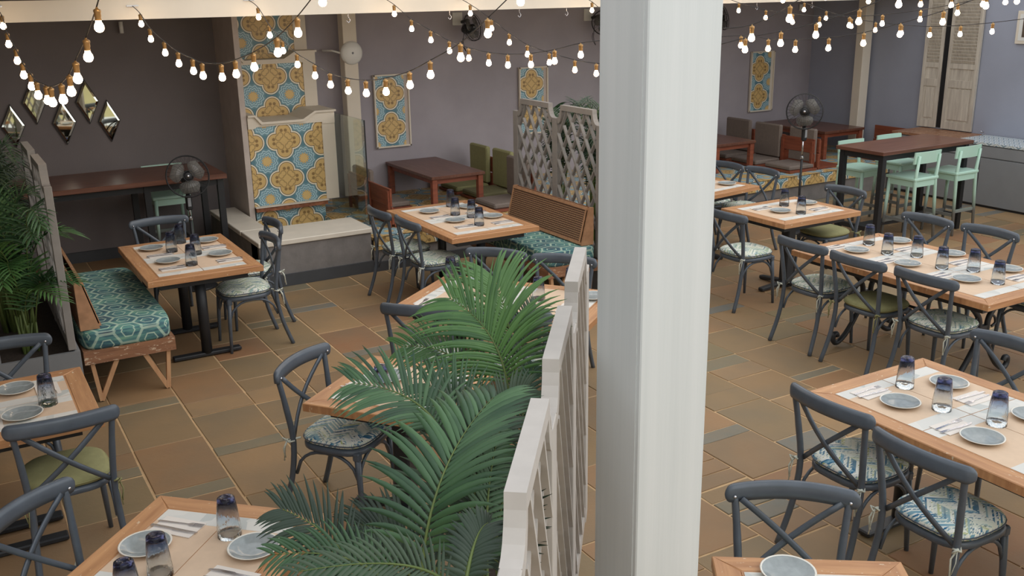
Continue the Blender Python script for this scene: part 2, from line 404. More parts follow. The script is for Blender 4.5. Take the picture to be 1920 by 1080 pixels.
def slab(x0, x1, y0, y1):
    g = .006; w, d = x1-x0-2*g, y1-y0-2*g; c_ = ((x0+x1)/2, (y0+y1)/2, 0)
    if not (-70 < screen_x(c_) < 1990 and screen_y(c_) < 1130) or (1150 < screen_x(c_) < 1270):
        FAR.box(((x0+x1)/2, (y0+y1)/2, -.01), (w, d, .022)); return
    n = MB(); j = lambda: random.uniform(-.004, .004)
    p = [(-w/2+j(), -d/2+j()), (j(), -d/2+j()), (w/2+j(), -d/2+j()), (w/2+j(), d/2+j()), (j(), d/2+j()), (-w/2+j(), d/2+j())]
    b = .003; z = random.uniform(-.002, .003)
    vs = [(a, c, -.02) for a, c in p]+[(a, c, z-b) for a, c in p]+[(a-(b if a > .01 else (-b if a < -.01 else 0)), c-(b if c > 0 else -b), z) for a, c in p]
    fs = []
    for L in range(2):
        for i in range(6): fs.append((L*6+i, L*6+(i+1) % 6, L*6+6+(i+1) % 6, L*6+6+i))
    fs.append(tuple(range(12, 18)))
    o = n.add(vs, fs).obj('paving_stone', 'slate' if d < .2 and random.random() < .75 else 'sandstone', fl, ((x0+x1)/2, (y0+y1)/2, 0))
for x0, x1 in zip(xs[:-1]+[xs[-1]], xs[1:]+[12.0]):
    if x1-x0 < .1 or x0 < -1.4: continue
    top = YB if x1 < 2.6 else YS; ymin = max(1.4 if x0 < 6 else 3.2, (x0-.5)*.3+1.2)
    cuts = [top]
    for y in known.get(x0, []):
        if y < cuts[-1]-.08: cuts.append(y)
    while cuts[-1] > ymin:
        d = random.choice([.14, .22, .32, .45, .5, .58, .62, .7])
        cuts.append(cuts[-1]-d)
    for a, b in zip(cuts[:-1], cuts[1:]): slab(x0, x1, b, a)
    y = cuts[-1]
    while y > -1.0:
        d = random.choice([.22, .32, .45, .58, .7]); FAR.box(((x0+x1)/2, y-d/2, -.01), (x1-x0-.012, d-.012, .02)); y -= d
tag(FAR.obj('paving_stones', 'sandstone', fl), kind='stuff')

def wallbox(name, c, d, mat): return struct(MB().box(c, d).obj(name, mat))
wallbox('wall_back', ((2.87+XR)/2+.1, YB+.1, 1.5), (XR-2.87+.2, .2, 3.1), 'wall_paint')
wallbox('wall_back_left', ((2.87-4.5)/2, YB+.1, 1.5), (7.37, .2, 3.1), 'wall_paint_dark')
wallbox('wall_right', (XR+.1, 6.6, 1.5), (.2, 9.8, 3.1), 'wall_paint_right')
wallbox('shade_wall_left', (-3.6, 5.5, 1.5), (.2, 12, 3.1), 'wall_paint_dark')  # unseen side wall, added to darken the left half
wallbox('wall_front', (2.5, -3.2, 1.25), (12.2, .2, 2.5), 'rear_cream')
wallbox('baseboard_back', (-.6, YB-.012, .06), (6.2, .024, .12), 'dark_skirting')
# roof and beam over the rear bay
wallbox('ceiling', (4.4, 10.45, 2.93), (16.2, 2.4, .1), 'soffit')
wallbox('trim_1', (4.4, YS+.08, 2.685), (15.8, .16, .17), 'cream_paint')
wallbox('trim_2', (4.4, YS+.1, 2.82), (15.8, .24, .06), 'cream_paint')
wallbox('wall_pier', (2.87, 11.0, 1.44), (.06, .80, 2.88), 'column_plaster')

wallbox('shade_roof_left', (-1.0, 6.3, 3.22), (5.2, 5.6, .08), 'soffit')  # roof slab added above the view to cast shade on the left
# platform behind the step, its tiled top and lip
PZ = .36
pf = struct(MB().box(((3.75+XR)/2, (YS+.05+YB)/2, (PZ-.03)/2), (XR-3.75, YB-YS-.05, PZ-.03)).obj('platform', 'step_plaster'))
MB().box(((3.73+XR)/2, (YS+YB)/2-.01, PZ-.015), (XR-3.73, YB-YS+.02, .03)).obj('platform_tiles', 'pattern_tile_small', pf)
MB().box(((3.73+XR)/2, YS-.01, PZ-.065), (XR-3.73, .03, .13)).obj('tiled_lip', 'pattern_tile', pf, uvo=(-9.28, -.235))
MB().box(((3.73+XR)/2, YS+.02, .11), (XR-3.73, .04, .22)).obj('riser', 'step_plaster', pf)
MB().box(((3.73+9.6)/2, YS-.01, .05), (9.6-3.73, .03, .10)).obj('riser_skirting', 'dark_skirting', pf)
# fountain pool in front of the tiled niche
pool = tag(empty('fountain_pool', (3.1, 9.6, 0)), 'grey plastered pool wall with white ledge below the tiled niche', 'pool')
def at(o, mb, name, mat, uvo=(0, 0)):
    m = mb; off = o.location
    for i, v in enumerate(m.v): m.v[i] = v-off
    return m.obj(name, mat, o, uvo=(uvo[0]+off.x, uvo[1]))
FX0, FX1 = 2.905, 3.885
at(pool, MB().box(((2.54+3.71)/2, YS+.15, .21), (3.71-2.54, .28, .42)), 'front_wall', 'step_plaster')
at(pool, MB().box(((2.54+3.71)/2, YS+.005, .06), (3.71-2.54+.02, .03, .12)), 'skirting', 'dark_skirting')
at(pool, MB().box((2.68, 10.22, .21), (.28, 1.8, .42)), 'side_wall', 'step_plaster')
at(pool, MB().box(((2.53+3.73)/2, YS+.30, .445), (3.73-2.53, .62, .05), bev=.006), 'white_ledge', 'ledge_white')
at(pool, MB().box((2.67, 10.49, .445), (.29, 1.25, .05), bev=.006), 'white_ledge', 'ledge_white')
at(pool, MB().box((3.3, 10.2, .12), (.85, .75, .04)), 'pool_floor', 'pattern_tile')
at(pool, MB().box((3.73, 10.2, .19), (.05, 1.3, .32)), 'tiled_side', 'pattern_tile')
fount = tag(empty('tiled_fountain', (3.2, 10.9, 0)), 'stepped fountain wall of blue and gold quatrefoil tiles with white caps', 'fountain')
def stage(yf, z0, z1, xr, yb, uo):
    at(fount, MB().box(((FX0+xr-.15)/2, (yf+yb)/2, (z0+z1)/2), (xr-.15-FX0, yb-yf, z1-z0)), 'tiled_panel', 'pattern_tile', uo)
    at(fount, MB().box((xr-.075, (yf+yb)/2-.004, (z0+z1+.085)/2), (.15, yb-yf+.008, z1+.085-z0)), 'side_pilaster', 'cream_paint')
def cap(yf, yb, zt, xr):
    m = Matrix(((1, 0, 0, 0), (0, 0, 1, 0), (0, 1, 0, 0), (0, 0, 0, 1))); x0 = FX0
    poly = [(x0, zt), (x0+.07, zt), (x0+.14, zt-.085), (xr-.36, zt-.085), (xr-.22, zt), (xr+.012, zt), (xr+.012, zt+.02), (xr-.235, zt+.02), (xr-.375, zt-.06), (x0+.155, zt-.06), (x0+.08, zt+.02), (x0, zt+.02)]
    mb = MB(); mb.prism(poly[::-1], yf-.05, yb, m); at(fount, mb, 'white_cap', 'cream_paint')
    poly2 = [(x0, zt), (x0+.07, zt), (x0+.14, zt-.085), (xr-.36, zt-.085), (xr-.22, zt), (xr, zt), (xr, zt-.13), (xr-.15, zt-.13), (xr-.15, zt-.11), (x0+.10, zt-.11), (x0+.06, zt-.13), (x0, zt-.13)]
    mb = MB(); mb.prism(poly2, yf-.02, yf+.03, m); at(fount, mb, 'cap_fascia', 'cream_paint')
stage(10.60, .545, 1.445, 3.885, 11.08, (-3.293, -.405)); cap(10.60, 11.08, 1.53, 3.885)
stage(11.10, 1.2, 2.07, 3.885, 11.29, (-3.347, -.645)); cap(11.10, 11.29, 2.155, 3.885)
stage(11.30, 1.9, 2.79, 3.87, YB-.003, (-3.325, -.38))
at(fount, MB().box((3.32, 10.575, .515), (.82, .05, .045)), 'chipped_strip', 'rust_strip')
at(fount, MB().box((3.32, 10.565, .545), (.84, .06, .012)), 'lower_cap', 'cream_paint')
at(fount, MB().box((3.32, 10.72, .32), (.80, .2, .36)), 'lower_panel', 'pattern_tile', (-3.49, -.30))
gp = tag(empty('glass_screen', (3.925, 10.37, PZ)), 'clear glass screen panel beside the tiled fountain', 'glass panel')
MB().box((0, 0, .575), (.010, 1.13, 1.13)).obj('pane', 'clear_pane', gp)
MB().box((0, -.568, .575), (.014, .006, 1.13)).obj('edge_strip', 'matte_black', gp)
for z in (.18, .98): MB().box((-.01, .52, z), (.02, .03, .10)).obj('hinge', 'black_metal', gp)

# posts under the roof
for i, (x, y, l) in enumerate(((4.34, 11.2, 'white square post between fountain and first tile panel'), (12.05, 10.25, 'white square post in front of the bluish right wall'))):
    t = struct(MB().box((x, y, (PZ+2.9)/2), (.17, .15, 2.9-PZ), bev=.005).obj('trim_%d' % (i+3), 'cream_paint'))
pil = empty('pillar', (1.81, 2.255, 0)); struct(pil)
MB().box((0, 0, 1.9), (.262, .225, 3.8), bev=.004).obj('shaft', 'pillar_paint', pil)
MB().box((-.1325, .0, 1.9), (.003, .19, 3.8)).obj('face_board', 'pillar_paint', pil)

# recessed tile pictures on the back wall
QX = {4.70: (4.915, 1.175), 6.77: (6.965, 1.175), 10.90: (11.085, 1.16)}
for (x0, x1, z0, z1, l) in ((4.70, 5.17, .935, 1.828, 'tall blue and gold tile panel left of the dining alcove table'), (6.77, 7.22, .93, 1.815, 'blue and gold tile panel behind the lattice screen near the white pillar'), (10.90, 11.38, .93, 1.84, 'narrow blue and gold tile panel right of the big white pillar')):
    o = tag(empty('tile_panel', ((x0+x1)/2, YB-.02, z0)), l, 'tile panel', 'framed tile panels on the back wall')
    W, Hh = x1-x0, z1-z0
    MB().box((-.03, 0, Hh/2), (W-.07, .02, Hh-.02)).obj('tile_face', 'pattern_tile', o, uvo=((x0+x1)/2-QX[x0][0], z0-QX[x0][1]))
    MB().box((W/2-.05, 0, Hh/2), (.07, .018, Hh-.02)).obj('recess_side', 'ledge_white' if x0 > 10 else 'column_plaster', o)
    for a in (-1, 1): MB().box((a*(W/2-.008), -.012, Hh/2), (.018, .035, Hh)).obj('frame', 'cream_paint', o)
    for a in (0, 1): MB().box((0, -.012, a*Hh+(.008 if a == 0 else -.008)), (W, .035, .018)).obj('frame', 'cream_paint', o)

# diamond mirrors
mir = [((1.635, 1.512), .225, .112, 'rightmost'), ((1.44, 1.73), .235, .115, 'second from right'), ((1.19, 1.53), .235, .118, 'middle low'), ((.93, 1.76), .23, .115, 'upper left'), ((.70, 1.53), .225, .115, 'leftmost'), ((.45, 1.74), .225, .112, 'hidden far left')]
for (cx, cz), hz, hx, l in mir[:5]:
    o = tag(empty('diamond_mirror', (cx, YB-.02, cz)), l+' diamond-shaped mirror on the dark wall', 'mirror', 'diamond mirrors on the dark wall')
    m = Matrix(((1, 0, 0, 0), (0, 0, 1, 0), (0, 1, 0, 0), (0, 0, 0, 1)))
    MB().prism([(0, hz), (hx, 0), (0, -hz), (-hx, 0)], -.004, .018, m).obj('frame', 'matte_black', o)
    k = .93; kk = .76
    vs = [(0, -.006, hz*k), (hx*k, -.006, 0), (0, -.006, -hz*k), (-hx*k, -.006, 0), (0, -.014, hz*kk), (hx*kk, -.014, 0), (0, -.014, -hz*kk), (-hx*kk, -.014, 0)]
    MB().add(vs, [(4, 5, 6, 7)[::-1]]+[(i, (i+1) % 4, 4+(i+1) % 4, 4+i)[::-1] for i in range(4)]).obj('mirror_glass', 'mirror', o)

# right wall: cabinet run, shutters, picture
cab = tag(empty('cabinet', (11.865, 7.4, 0)), 'long low grey cabinet with patterned tile top against the right wall', 'cabinet')
MB().box((0.01, .0, .40), (.60, 3.6, .80)).obj('body', 'cabinet_grey', cab)
MB().box((0, -.5, .815), (.64, 2.6, .03)).obj('tiled_top', 'counter_pattern', cab)
MB().box((0, 1.3, .815), (.64, 1.0, .03)).obj('wooden_top', 'bench_wood', cab)
for i in range(3):
    d = MB().box((-.3, .90-.98*i, .33), (.02, .965, .60), bev=.003).obj('door', 'cabinet_grey', cab)
MB().box((-.3, -.02, .715), (.02, 3.6, .14), bev=.003).obj('fascia', 'cabinet_grey', cab)
MB().box((-.29, -.02, .02), (.02, 3.5, .03)).obj('plinth', 'matte_black', cab)
tap = MB(); tap.tube([(0, 0, 0), (0, 0, .05), (-.03, 0, .07), (-.05, 0, .06)], .008, 8); tap.box((0, 0, .05), (.02, .02, .02))
tag(tap.obj('tap', 'steel', loc=(12.05, 8.15, .83)), 'small metal tap on the tiled cabinet top below the shutters', 'tap')
def shutter(y0, y1, label, sw):
    o = tag(empty('louvered_shutter', (XR-.03, (y0+y1)/2, .845), sw), label, 'shutter', 'whitewashed wooden shutters on the right wall'); W = y1-y0; Hh = 2.05
    for s in (-1, 1): MB().box((0, s*(W/2-.025), Hh/2), (.035, .05, Hh)).obj('stile', 'door_wood', o)
    for z, h in ((.05, .10), (.62, .10), (.86, .07), (Hh-.04, .08)): MB().box((0, 0, z), (.034, W-.1, h)).obj('rail', 'door_wood', o)
    MB().box((.005, 0, .34), (.018, W-.1, .5)).obj('panel', 'door_wood', o); MB().box((-.004, 0, .34), (.018, W-.16, .42), bev=.004).obj('raised_panel', 'door_wood', o)
    MB().box((.005, 0, .74), (.018, W-.1, .2)).obj('panel', 'door_wood', o)
    n = 24
    me = MB().box((0, 0, 0), (.047, W-.1, .008), Matrix.Rotation(R(62), 3, 'Y')).mesh('slat', 'door_wood')
    for i in range(n): place(me, 'slat', o, (-.006, 0, .92+i*(Hh-.08-.92)/n))
shutter(8.41, 8.88, 'wide right leaf of the whitewashed louvered shutters', 0)
shutter(8.98, 9.26, 'narrow left leaf of the whitewashed louvered shutters', R(10))
wallbox('dark_gap', (XR-.005, 8.90, 1.85), (.012, .40, 2.0), 'matte_black')  # black sheet: the shade in the shutter gap put in as colour
pic = tag(empty('framed_picture', (XR-.02, 7.55, 2.03)), 'small framed picture on the right wall at the picture edge', 'picture')
MB().box((0, 0, .205), (.03, .78, .41), bev=.004).obj('frame', 'cream_paint', pic); MB().box((-.014, 0, .205), (.01, .70, .33)).obj('mount', 'white_plastic', pic)
MB().box((-.02, 0, .205), (.004, .60, .24)).obj('print', 'picture_print', pic)
STRINGS = [
 [(0.598, 9.0, 2.576), (0.579, 8.445, 2.456), (0.583, 7.94, 2.36), (0.576, 7.497, 2.287), (0.581, 7.096, 2.241), (0.58, 6.74, 2.212), (0.599, 6.411, 2.208), (0.595, 6.127, 2.22), (0.623, 5.856, 2.256), (0.642, 5.62, 2.315), (0.656, 5.411, 2.393), (0.693, 5.217, 2.507), (0.735, 5.045, 2.649), (0.777, 4.895, 2.818)],
 [(1.657, 9.05, 2.56), (1.627, 8.558, 2.453), (1.633, 8.093, 2.363), (1.638, 7.676, 2.303), (1.652, 7.295, 2.27), (1.638, 6.967, 2.258), (1.683, 6.636, 2.266), (1.701, 6.354, 2.303), (1.743, 6.084, 2.358), (1.817, 5.827, 2.452), (1.875, 5.604, 2.569), (1.959, 5.398, 2.737), (2.039, 5.211, 2.914)],
 [(2.672, 9.05, 2.59), (2.621, 8.591, 2.447), (2.592, 8.165, 2.335), (2.575, 7.77, 2.244), (2.583, 7.396, 2.18), (2.58, 7.06, 2.135), (2.594, 6.745, 2.114), (2.614, 6.455, 2.118), (2.646, 6.184, 2.146), (2.705, 5.924, 2.205), (2.746, 5.697, 2.282), (2.842, 5.463, 2.394), (2.923, 5.261, 2.539), (3.035, 5.065, 2.719), (3.124, 4.894, 2.902)],
 [(4.001, 9.05, 2.585), (4.007, 8.681, 2.454), (4.033, 8.332, 2.362), (4.054, 8.005, 2.279), (4.083, 7.699, 2.228), (4.12, 7.411, 2.2), (4.152, 7.145, 2.195), (4.213, 6.882, 2.21), (4.279, 6.633, 2.247), (4.362, 6.392, 2.301), (4.462, 6.141, 2.331), (4.571, 5.894, 2.359), (4.692, 5.648, 2.386), (4.823, 5.402, 2.412), (4.948, 5.17, 2.443), (5.09, 4.968, 2.57), (5.228, 4.785, 2.726)],
 [(4.832, 9.05, 2.57), (4.862, 8.671, 2.432), (4.861, 8.331, 2.309), (4.867, 8.011, 2.213), (4.908, 7.697, 2.152), (4.976, 7.383, 2.1), (5.015, 7.11, 2.082), (5.083, 6.839, 2.086), (5.163, 6.579, 2.114), (5.243, 6.336, 2.163), (5.361, 6.089, 2.236), (5.518, 5.83, 2.314), (5.646, 5.586, 2.366), (5.769, 5.356, 2.429), (5.943, 5.116, 2.526), (6.095, 4.902, 2.643), (6.214, 4.722, 2.782)],
 [(6.32, 9.05, 2.566), (6.261, 8.69, 2.436), (6.23, 8.349, 2.353), (6.241, 8.008, 2.29), (6.297, 7.66, 2.238), (6.402, 7.316, 2.237), (6.545, 6.973, 2.264), (6.599, 6.678, 2.244), (6.653, 6.402, 2.244), (6.753, 6.117, 2.264), (6.866, 5.844, 2.31), (6.991, 5.584, 2.386), (7.159, 5.315, 2.484), (7.327, 5.063, 2.606), (7.435, 4.849, 2.712)],
 [(8.433, 9.05, 2.515), (8.399, 8.566, 2.44), (8.372, 8.122, 2.401), (8.348, 7.712, 2.381), (8.357, 7.315, 2.383), (8.396, 6.931, 2.405), (8.478, 6.552, 2.45), (8.555, 6.202, 2.512), (8.719, 5.831, 2.609), (8.726, 5.561, 2.685)],
 [(9.512, 9.05, 2.499), (9.416, 8.601, 2.406), (9.361, 8.162, 2.324), (9.304, 7.768, 2.294), (9.272, 7.386, 2.27), (9.263, 7.019, 2.261), (9.278, 6.667, 2.278), (9.309, 6.331, 2.312), (9.386, 5.99, 2.358)],
 [(8.285, 8.2, 2.63), (8.316, 7.622, 2.661), (8.336, 7.074, 2.623), (8.431, 6.526, 2.592), (8.35, 6.127, 2.587), (8.286, 5.757, 2.599), (8.246, 5.408, 2.625)],
]
FRONDS = [
 ([(0.862, 1.958, 1.348), (0.971, 2.042, 1.595), (1.229, 2.228, 1.691)], 0.3, 30, 1, 0.6, 0.019),
 ([(1.113, 2.307, 1.55), (1.072, 2.424, 1.645), (0.95, 2.567, 1.679)], 0.22, 26, 1, -0.2, 0.012),
 ([(1.471, 2.56, 1.487), (1.459, 2.637, 1.688), (1.404, 2.826, 1.794)], 0.3, 36, 1, 0.2, 0.012),
 ([(1.559, 2.675, 1.444), (1.581, 2.741, 1.671), (1.586, 2.855, 1.832)], 0.28, 32, 0, -0.3, 0.013),
 ([(1.434, 2.582, 1.488), (1.38, 2.774, 1.605), (1.277, 2.956, 1.607)], 0.2, 28, 0, 0.3, 0.01),
 ([(0.743, 1.978, 1.379), (0.702, 2.148, 1.452), (0.621, 2.273, 1.501)], 0.17, 26, 0, 0.4, 0.011),
 ([(0.77, 1.908, 1.395), (0.711, 2.023, 1.455), (0.561, 2.167, 1.443)], 0.14, 26, 0, 0, 0.01),
 ([(1.016, 2.125, 1.214), (0.953, 2.257, 1.316), (0.856, 2.378, 1.328)], 0.19, 26, 0, -0.3, 0.013),
 ([(0.985, 1.836, 1.374), (1.087, 2.011, 1.525), (1.235, 2.197, 1.612)], 0.12, 30, 0, -0.5, 0.012),
 ([(1.051, 2.003, 1.271), (1.119, 2.148, 1.452), (1.245, 2.244, 1.591)], 0.22, 28, 0, 0, 0.014),
 ([(0.806, 1.635, 1.54), (0.753, 1.791, 1.552), (0.544, 1.909, 1.542)], 0.13, 28, 0, 0, 0.009),
 ([(0.816, 1.63, 1.54), (0.874, 1.685, 1.622), (0.928, 1.72, 1.64)], 0.1, 24, 0, 0.3, 0.011),
 ([(1.229, 2.255, 1.422), (1.321, 2.364, 1.543), (1.429, 2.387, 1.614)], 0.14, 28, 0, -0.3, 0.011),
 ([(1.254, 2.366, 1.436), (1.254, 2.462, 1.539), (1.211, 2.628, 1.597)], 0.22, 28, 0, 0.2, 0.012),
 ([(1.106, 2.172, 1.155), (1.12, 2.287, 1.335), (1.181, 2.361, 1.475)], 0.26, 28, 0, 0, 0.014),
 ([(0.949, 2.053, 1.246), (0.882, 2.172, 1.301), (0.809, 2.337, 1.304)], 0.16, 26, 0, 0, 0.011),
 ([(1.353, 2.297, 1.404), (1.433, 2.411, 1.516), (1.534, 2.51, 1.621)], 0.1, 24, 0, 0, 0.01),
 ([(1.486, 2.604, 1.467), (1.611, 2.705, 1.618), (1.721, 2.794, 1.708)], 0.15, 26, 0, 0, 0.01),
 ([(1.108, 2.012, 1.392), (1.167, 2.068, 1.475), (1.228, 2.113, 1.535)], 0.11, 24, 0, 0, 0.011),
 ([(1.104, 2.013, 1.214), (1.179, 2.078, 1.352), (1.211, 2.16, 1.469)], 0.2, 28, 0, 0.4, 0.013),
 ([(0.921, 1.869, 1.363), (0.986, 1.917, 1.435), (1.048, 1.945, 1.446)], 0.12, 26, 0, 0.4, 0.012),
 ([(1.23, 2.306, 1.399), (1.244, 2.393, 1.498), (1.201, 2.499, 1.556)], 0.2, 28, 0, -0.2, 0.011),
]

# ------------------------------------------------------------ cross-back chairs
def build_chair(paint):
    root = empty('cross_back_chair')
    # seat: a rounded frame
    seat = MB(); n = 28
    def outline(s, z): return [(s*.205*math.copysign(abs(math.cos(a))**.62, math.cos(a))*(1+.04*math.sin(a)), s*.205*math.copysign(abs(math.sin(a))**.62, math.sin(a)), z) for a in [2*math.pi*i/n for i in range(n)]]
    L = [outline(.93, .425), outline(1, .432), outline(1, .452), outline(.96, .462), outline(.86, .462), outline(.8, .452)]
    seat.add([p for l in L for p in l], [(k*n+i, k*n+(i+1) % n, (k+1)*n+(i+1) % n, (k+1)*n+i) for k in range(5) for i in range(n)]+[tuple(range(5*n, 6*n)), tuple(range(n))[::-1]], True)
    seat.obj('seat', paint, root)
    back = lambda s: catmull([(s*.215, -.315, 0), (s*.200, -.245, .22), (s*.193, -.215, .45), (s*.205, -.235, .66), (s*.222, -.262, .845)], 4)
    for s in (-1, 1):
        MB().tube(back(s), [.0165]*13+[.015]*4, 8).obj('leg', paint, root)
        f = MB().tube([(s*.165, .165, .44), (s*.175, .178, .25), (s*.185, .19, 0)], [.019, .016, .012], 8); f.box((s*.165, .165, .425), (.042, .042, .05), bev=.008)
        f.obj('leg', paint, root)
    # top rail: thick curved bar with rolled ends
    tr = MB(); US = [-1, -.99, -.965, -.93, -.88]+[-.8+.1*i for i in range(17)]+[.88, .93, .965, .99, 1]; N = len(US)-1; sec = [(-.015, -.037), (.013, -.037), (.017, -.01), (.017, .02), (.008, .036), (-.008, .037), (-.017, .02), (-.018, -.02)]
    vs = []
    for i in range(N+1):
        u = US[i]; x = .262*u; y = -.300+.055*u*u; z = .852-.008*u*u; k = max(.12, math.sqrt(max(0, 1-(max(0, abs(u)-.88)/.12)**2)))
        for (a, b) in sec: vs.append((x, y+a*1.1*k, z+b*k))
    m = len(sec); tr.add(vs, [(i*m+j, i*m+(j+1) % m, (i+1)*m+(j+1) % m, (i+1)*m+j) for i in range(N) for j in range(m)]+[tuple(range(m))[::-1], tuple(N*m+j for j in range(m))], True)
    tr.obj('top_rail', paint, root)
    for s in (-1, 1): MB().lathe([(.007, 0), (.006, .004), (0, .005)], 8, mat=Matrix.Translation((s*.222, -.236, .838)) @ Matrix.Rotation(R(-90), 4, 'X')).obj('bolt', 'steel', root)
    # crossed braces, flat strips
    for s in (-1, 1):
        P = [(s*(.195-.375*t), -.252-.035*math.sin(t*math.pi)+.038*t+(.004*s), .825-.345*t) for t in [i/8 for i in range(9)]]
        vs = []
        for i, p in enumerate(P):
            p = Vector(p); t = (Vector(P[min(i+1, 8)])-Vector(P[max(i-1, 0)])).normalized(); w = Vector((0, 1, 0)).cross(t).normalized()*.0125; d = Vector((0, .0045, 0))
            vs += [p+w+d, p-w+d, p-w-d, p+w-d]
        MB().add(vs, [(i*4+j, i*4+(j+1) % 4, (i+1)*4+(j+1) % 4, (i+1)*4+j) for i in range(8) for j in range(4)]+[(3, 2, 1, 0), (32, 33, 34, 35)], True).obj('cross_brace', paint, root)
    # bentwood hoops under the seat
    def hoop(a, b):
        a, b = Vector(a), Vector(b); P = []
        for i in range(11):
            t = i/10; z = .27+.15*min(1, math.sin(min(1, max(0, t))*math.pi)**.55)
            q = a.lerp(b, .5+.5*math.copysign(abs(2*t-1)**.75, 2*t-1)); P.append((q.x, q.y, z))
        return P
    fr = [(-.17, .172), (.17, .172)]; bk = [(-.185, -.215), (.185, -.215)]
    for a, b in ((fr[0], fr[1]), (bk[0], fr[0]), (bk[1], fr[1])):
        MB().tube(hoop((a[0], a[1], 0), (b[0], b[1], 0)), .0095, 6).obj('hoop', paint, root)
    return root
def build_cushion(mat, parent, tiemat, tied=True):
    n = 28; cu = MB()
    def o(s, z): return [(s*.195*math.copysign(abs(math.cos(a))**.6, math.cos(a)), s*.195*math.copysign(abs(math.sin(a))**.6, math.sin(a)), z) for a in [2*math.pi*i/n for i in range(n)]]
    L = [o(.95, .463), o(1.02, .472), o(1.04, .485), o(1.02, .499), o(.93, .512), o(.6, .519)]
    cu.add([p for l in L for p in l], [(k*n+i, k*n+(i+1) % n, (k+1)*n+(i+1) % n, (k+1)*n+i) for k in range(5) for i in range(n)]+[tuple(range(5*n, 6*n)), tuple(range(n))[::-1]], True)
    c = cu.obj('seat_cushion', mat, parent)
    pp = MB(); pp.tube(o(1.045, .485)+[o(1.045, .485)[0]], .0035, 5, caps=False); pp.obj('piping', 'chair_paint_dark' if tiemat == 'tie_fabric' else mat, c)
    if tied:
        for s in (-1, 1):
            t = MB()
            t.tube([(s*.172, -.18, .485), (s*.20, -.222, .478), (s*.215, -.232, .47)], .006, 5)
            t.tube([(s*.19, -.236, .472), (s*.21, -.243, .48), (s*.222, -.225, .47), (s*.2, -.2, .474)], .005, 5)
            t.tube([(s*.212, -.238, .475), (s*.222, -.262, .49), (s*.208, -.262, .47), (s*.212, -.24, .468)], .005, 5)
            t.tube([(s*.214, -.240, .472), (s*.226, -.258, .43), (s*.214, -.262, .37)], [.006, .005, .006], 5, flat=.4)
            t.tube([(s*.212, -.242, .472), (s*.204, -.262, .44), (s*.214, -.270, .35)], [.006, .005, .006], 5, flat=.4)
            t.obj('tie', tiemat, c)
    return c
def tied_chair(paint, cmat, tie):
    r = build_chair(paint); build_cushion(cmat, r, tie); return r
PROTO = {}
for key, cm, tie in (('pattern', 'chevron_fabric', 'tie_fabric'), ('blue', 'chevron_fabric_blue', 'tie_fabric'), ('green', 'green_fabric', 'green_fabric')):
    PROTO[key] = (tied_chair('chair_paint', cm, tie))
USED = set(); CHAIRS = []
def chair(mid, face, kind, label):
    f = R(face); x = mid[0]+math.cos(f)*.262; y = mid[1]+math.sin(f)*.262
    p = PROTO[kind]
    o = p if kind not in USED else copy_tree(p); USED.add(kind)
    o.location = (x, y, .001); o.rotation_euler = (0, 0, f-math.pi/2)
    tag(o, label, 'chair', 'grey metal cross-back dining chairs'); CHAIRS.append(o); return o
PC = 'slate grey cross-back chair with patterned cushion '
GC = 'slate grey cross-back chair with plain green cushion '
chair((.14, 6.16), -90, 'pattern', 'slate grey chair whose back hides behind the table cut off at the left edge')
chair((.30, 4.80), 90, 'green', GC+'at the left edge table')
chair((.06, 3.96), -48, 'pattern', 'slate grey cross-back chair cut off at the bottom left corner')
chair((1.60, 9.05), -90, 'pattern', 'cross-back chair at the far end of the table near the dark wall fan')
chair((2.24, 7.80), 180, 'pattern', PC+'nearer of two left of the pool wall')
chair((2.43, 8.34), 180, 'pattern', PC+'farther of two left of the pool wall')
chair((3.44, 7.74), 0, 'pattern', 'patterned-cushion cross-back chair, nearer of two left of the table by the cane bench')
chair((3.40, 8.28), 0, 'pattern', 'patterned-cushion cross-back chair, farther of two left of the table by the cane bench')
chair((3.57, 6.36), 217, 'pattern', 'glossy cross-back chair behind the long table, left of two above the tall palm')
chair((3.90, 5.92), 217, 'pattern', 'glossy cross-back chair behind the long table, right of two above the tall palm')
chair((2.47, 5.44), 48, 'pattern', 'patterned-cushion cross-back chair left front of the long table, seen through palm leaves')
chair((2.90, 5.00), 48, 'pattern', 'patterned-cushion cross-back chair right front of the long table, mostly behind palm leaves')
chair((1.53, 4.95), -53, 'blue', 'cross-back chair with blue and cream chevron cushion left of the small table in the palms')
chair((7.68, 8.28), 180, 'pattern', 'far patterned-cushion chair nearest the right face of the white pillar, left of two')
chair((7.74, 7.80), 180, 'pattern', 'far patterned-cushion chair by the far table, right of two before the platform')
chair((5.93, 6.40), 0, 'pattern', 'patterned-cushion cross-back chair beside the white pillar, left of the table for two')
chair((7.62, 6.54), 180, 'green', GC+'right of the table for two')
chair((5.69, 5.28), 0, 'pattern', 'patterned-cushion chair, leftmost along the near side of the six-glass table')
chair((5.67, 4.72), 0, 'green', 'green-cushioned chair, middle of the near side of the six-glass table')
chair((5.70, 4.16), 0, 'pattern', 'patterned-cushion chair, rightmost along the near side of the six-glass table')
chair((7.20, 5.28), 180, 'pattern', 'cross-back chair on the far side of the six-glass table, left of three')
chair((7.24, 4.72), 180, 'pattern', 'cross-back chair on the far side of the six-glass table, middle of three')
chair((7.26, 4.12), 180, 'pattern', 'cross-back chair on the far side of the six-glass table, rightmost, cut off')
chair((4.98, 3.02), 180, 'pattern', 'cross-back chair behind the lower right table, cut off at the right edge')
chair((3.50, 3.00), 0, 'blue', 'cross-back chair with chevron cushion at the far corner of the lower right table')
chair((3.43, 2.43), 0, 'blue', 'cross-back chair with chevron cushion nearest the lower right corner')
chair((2.70, 2.46), 231, 'pattern', 'cross-back chair behind the table at the bottom edge right of the pillar')

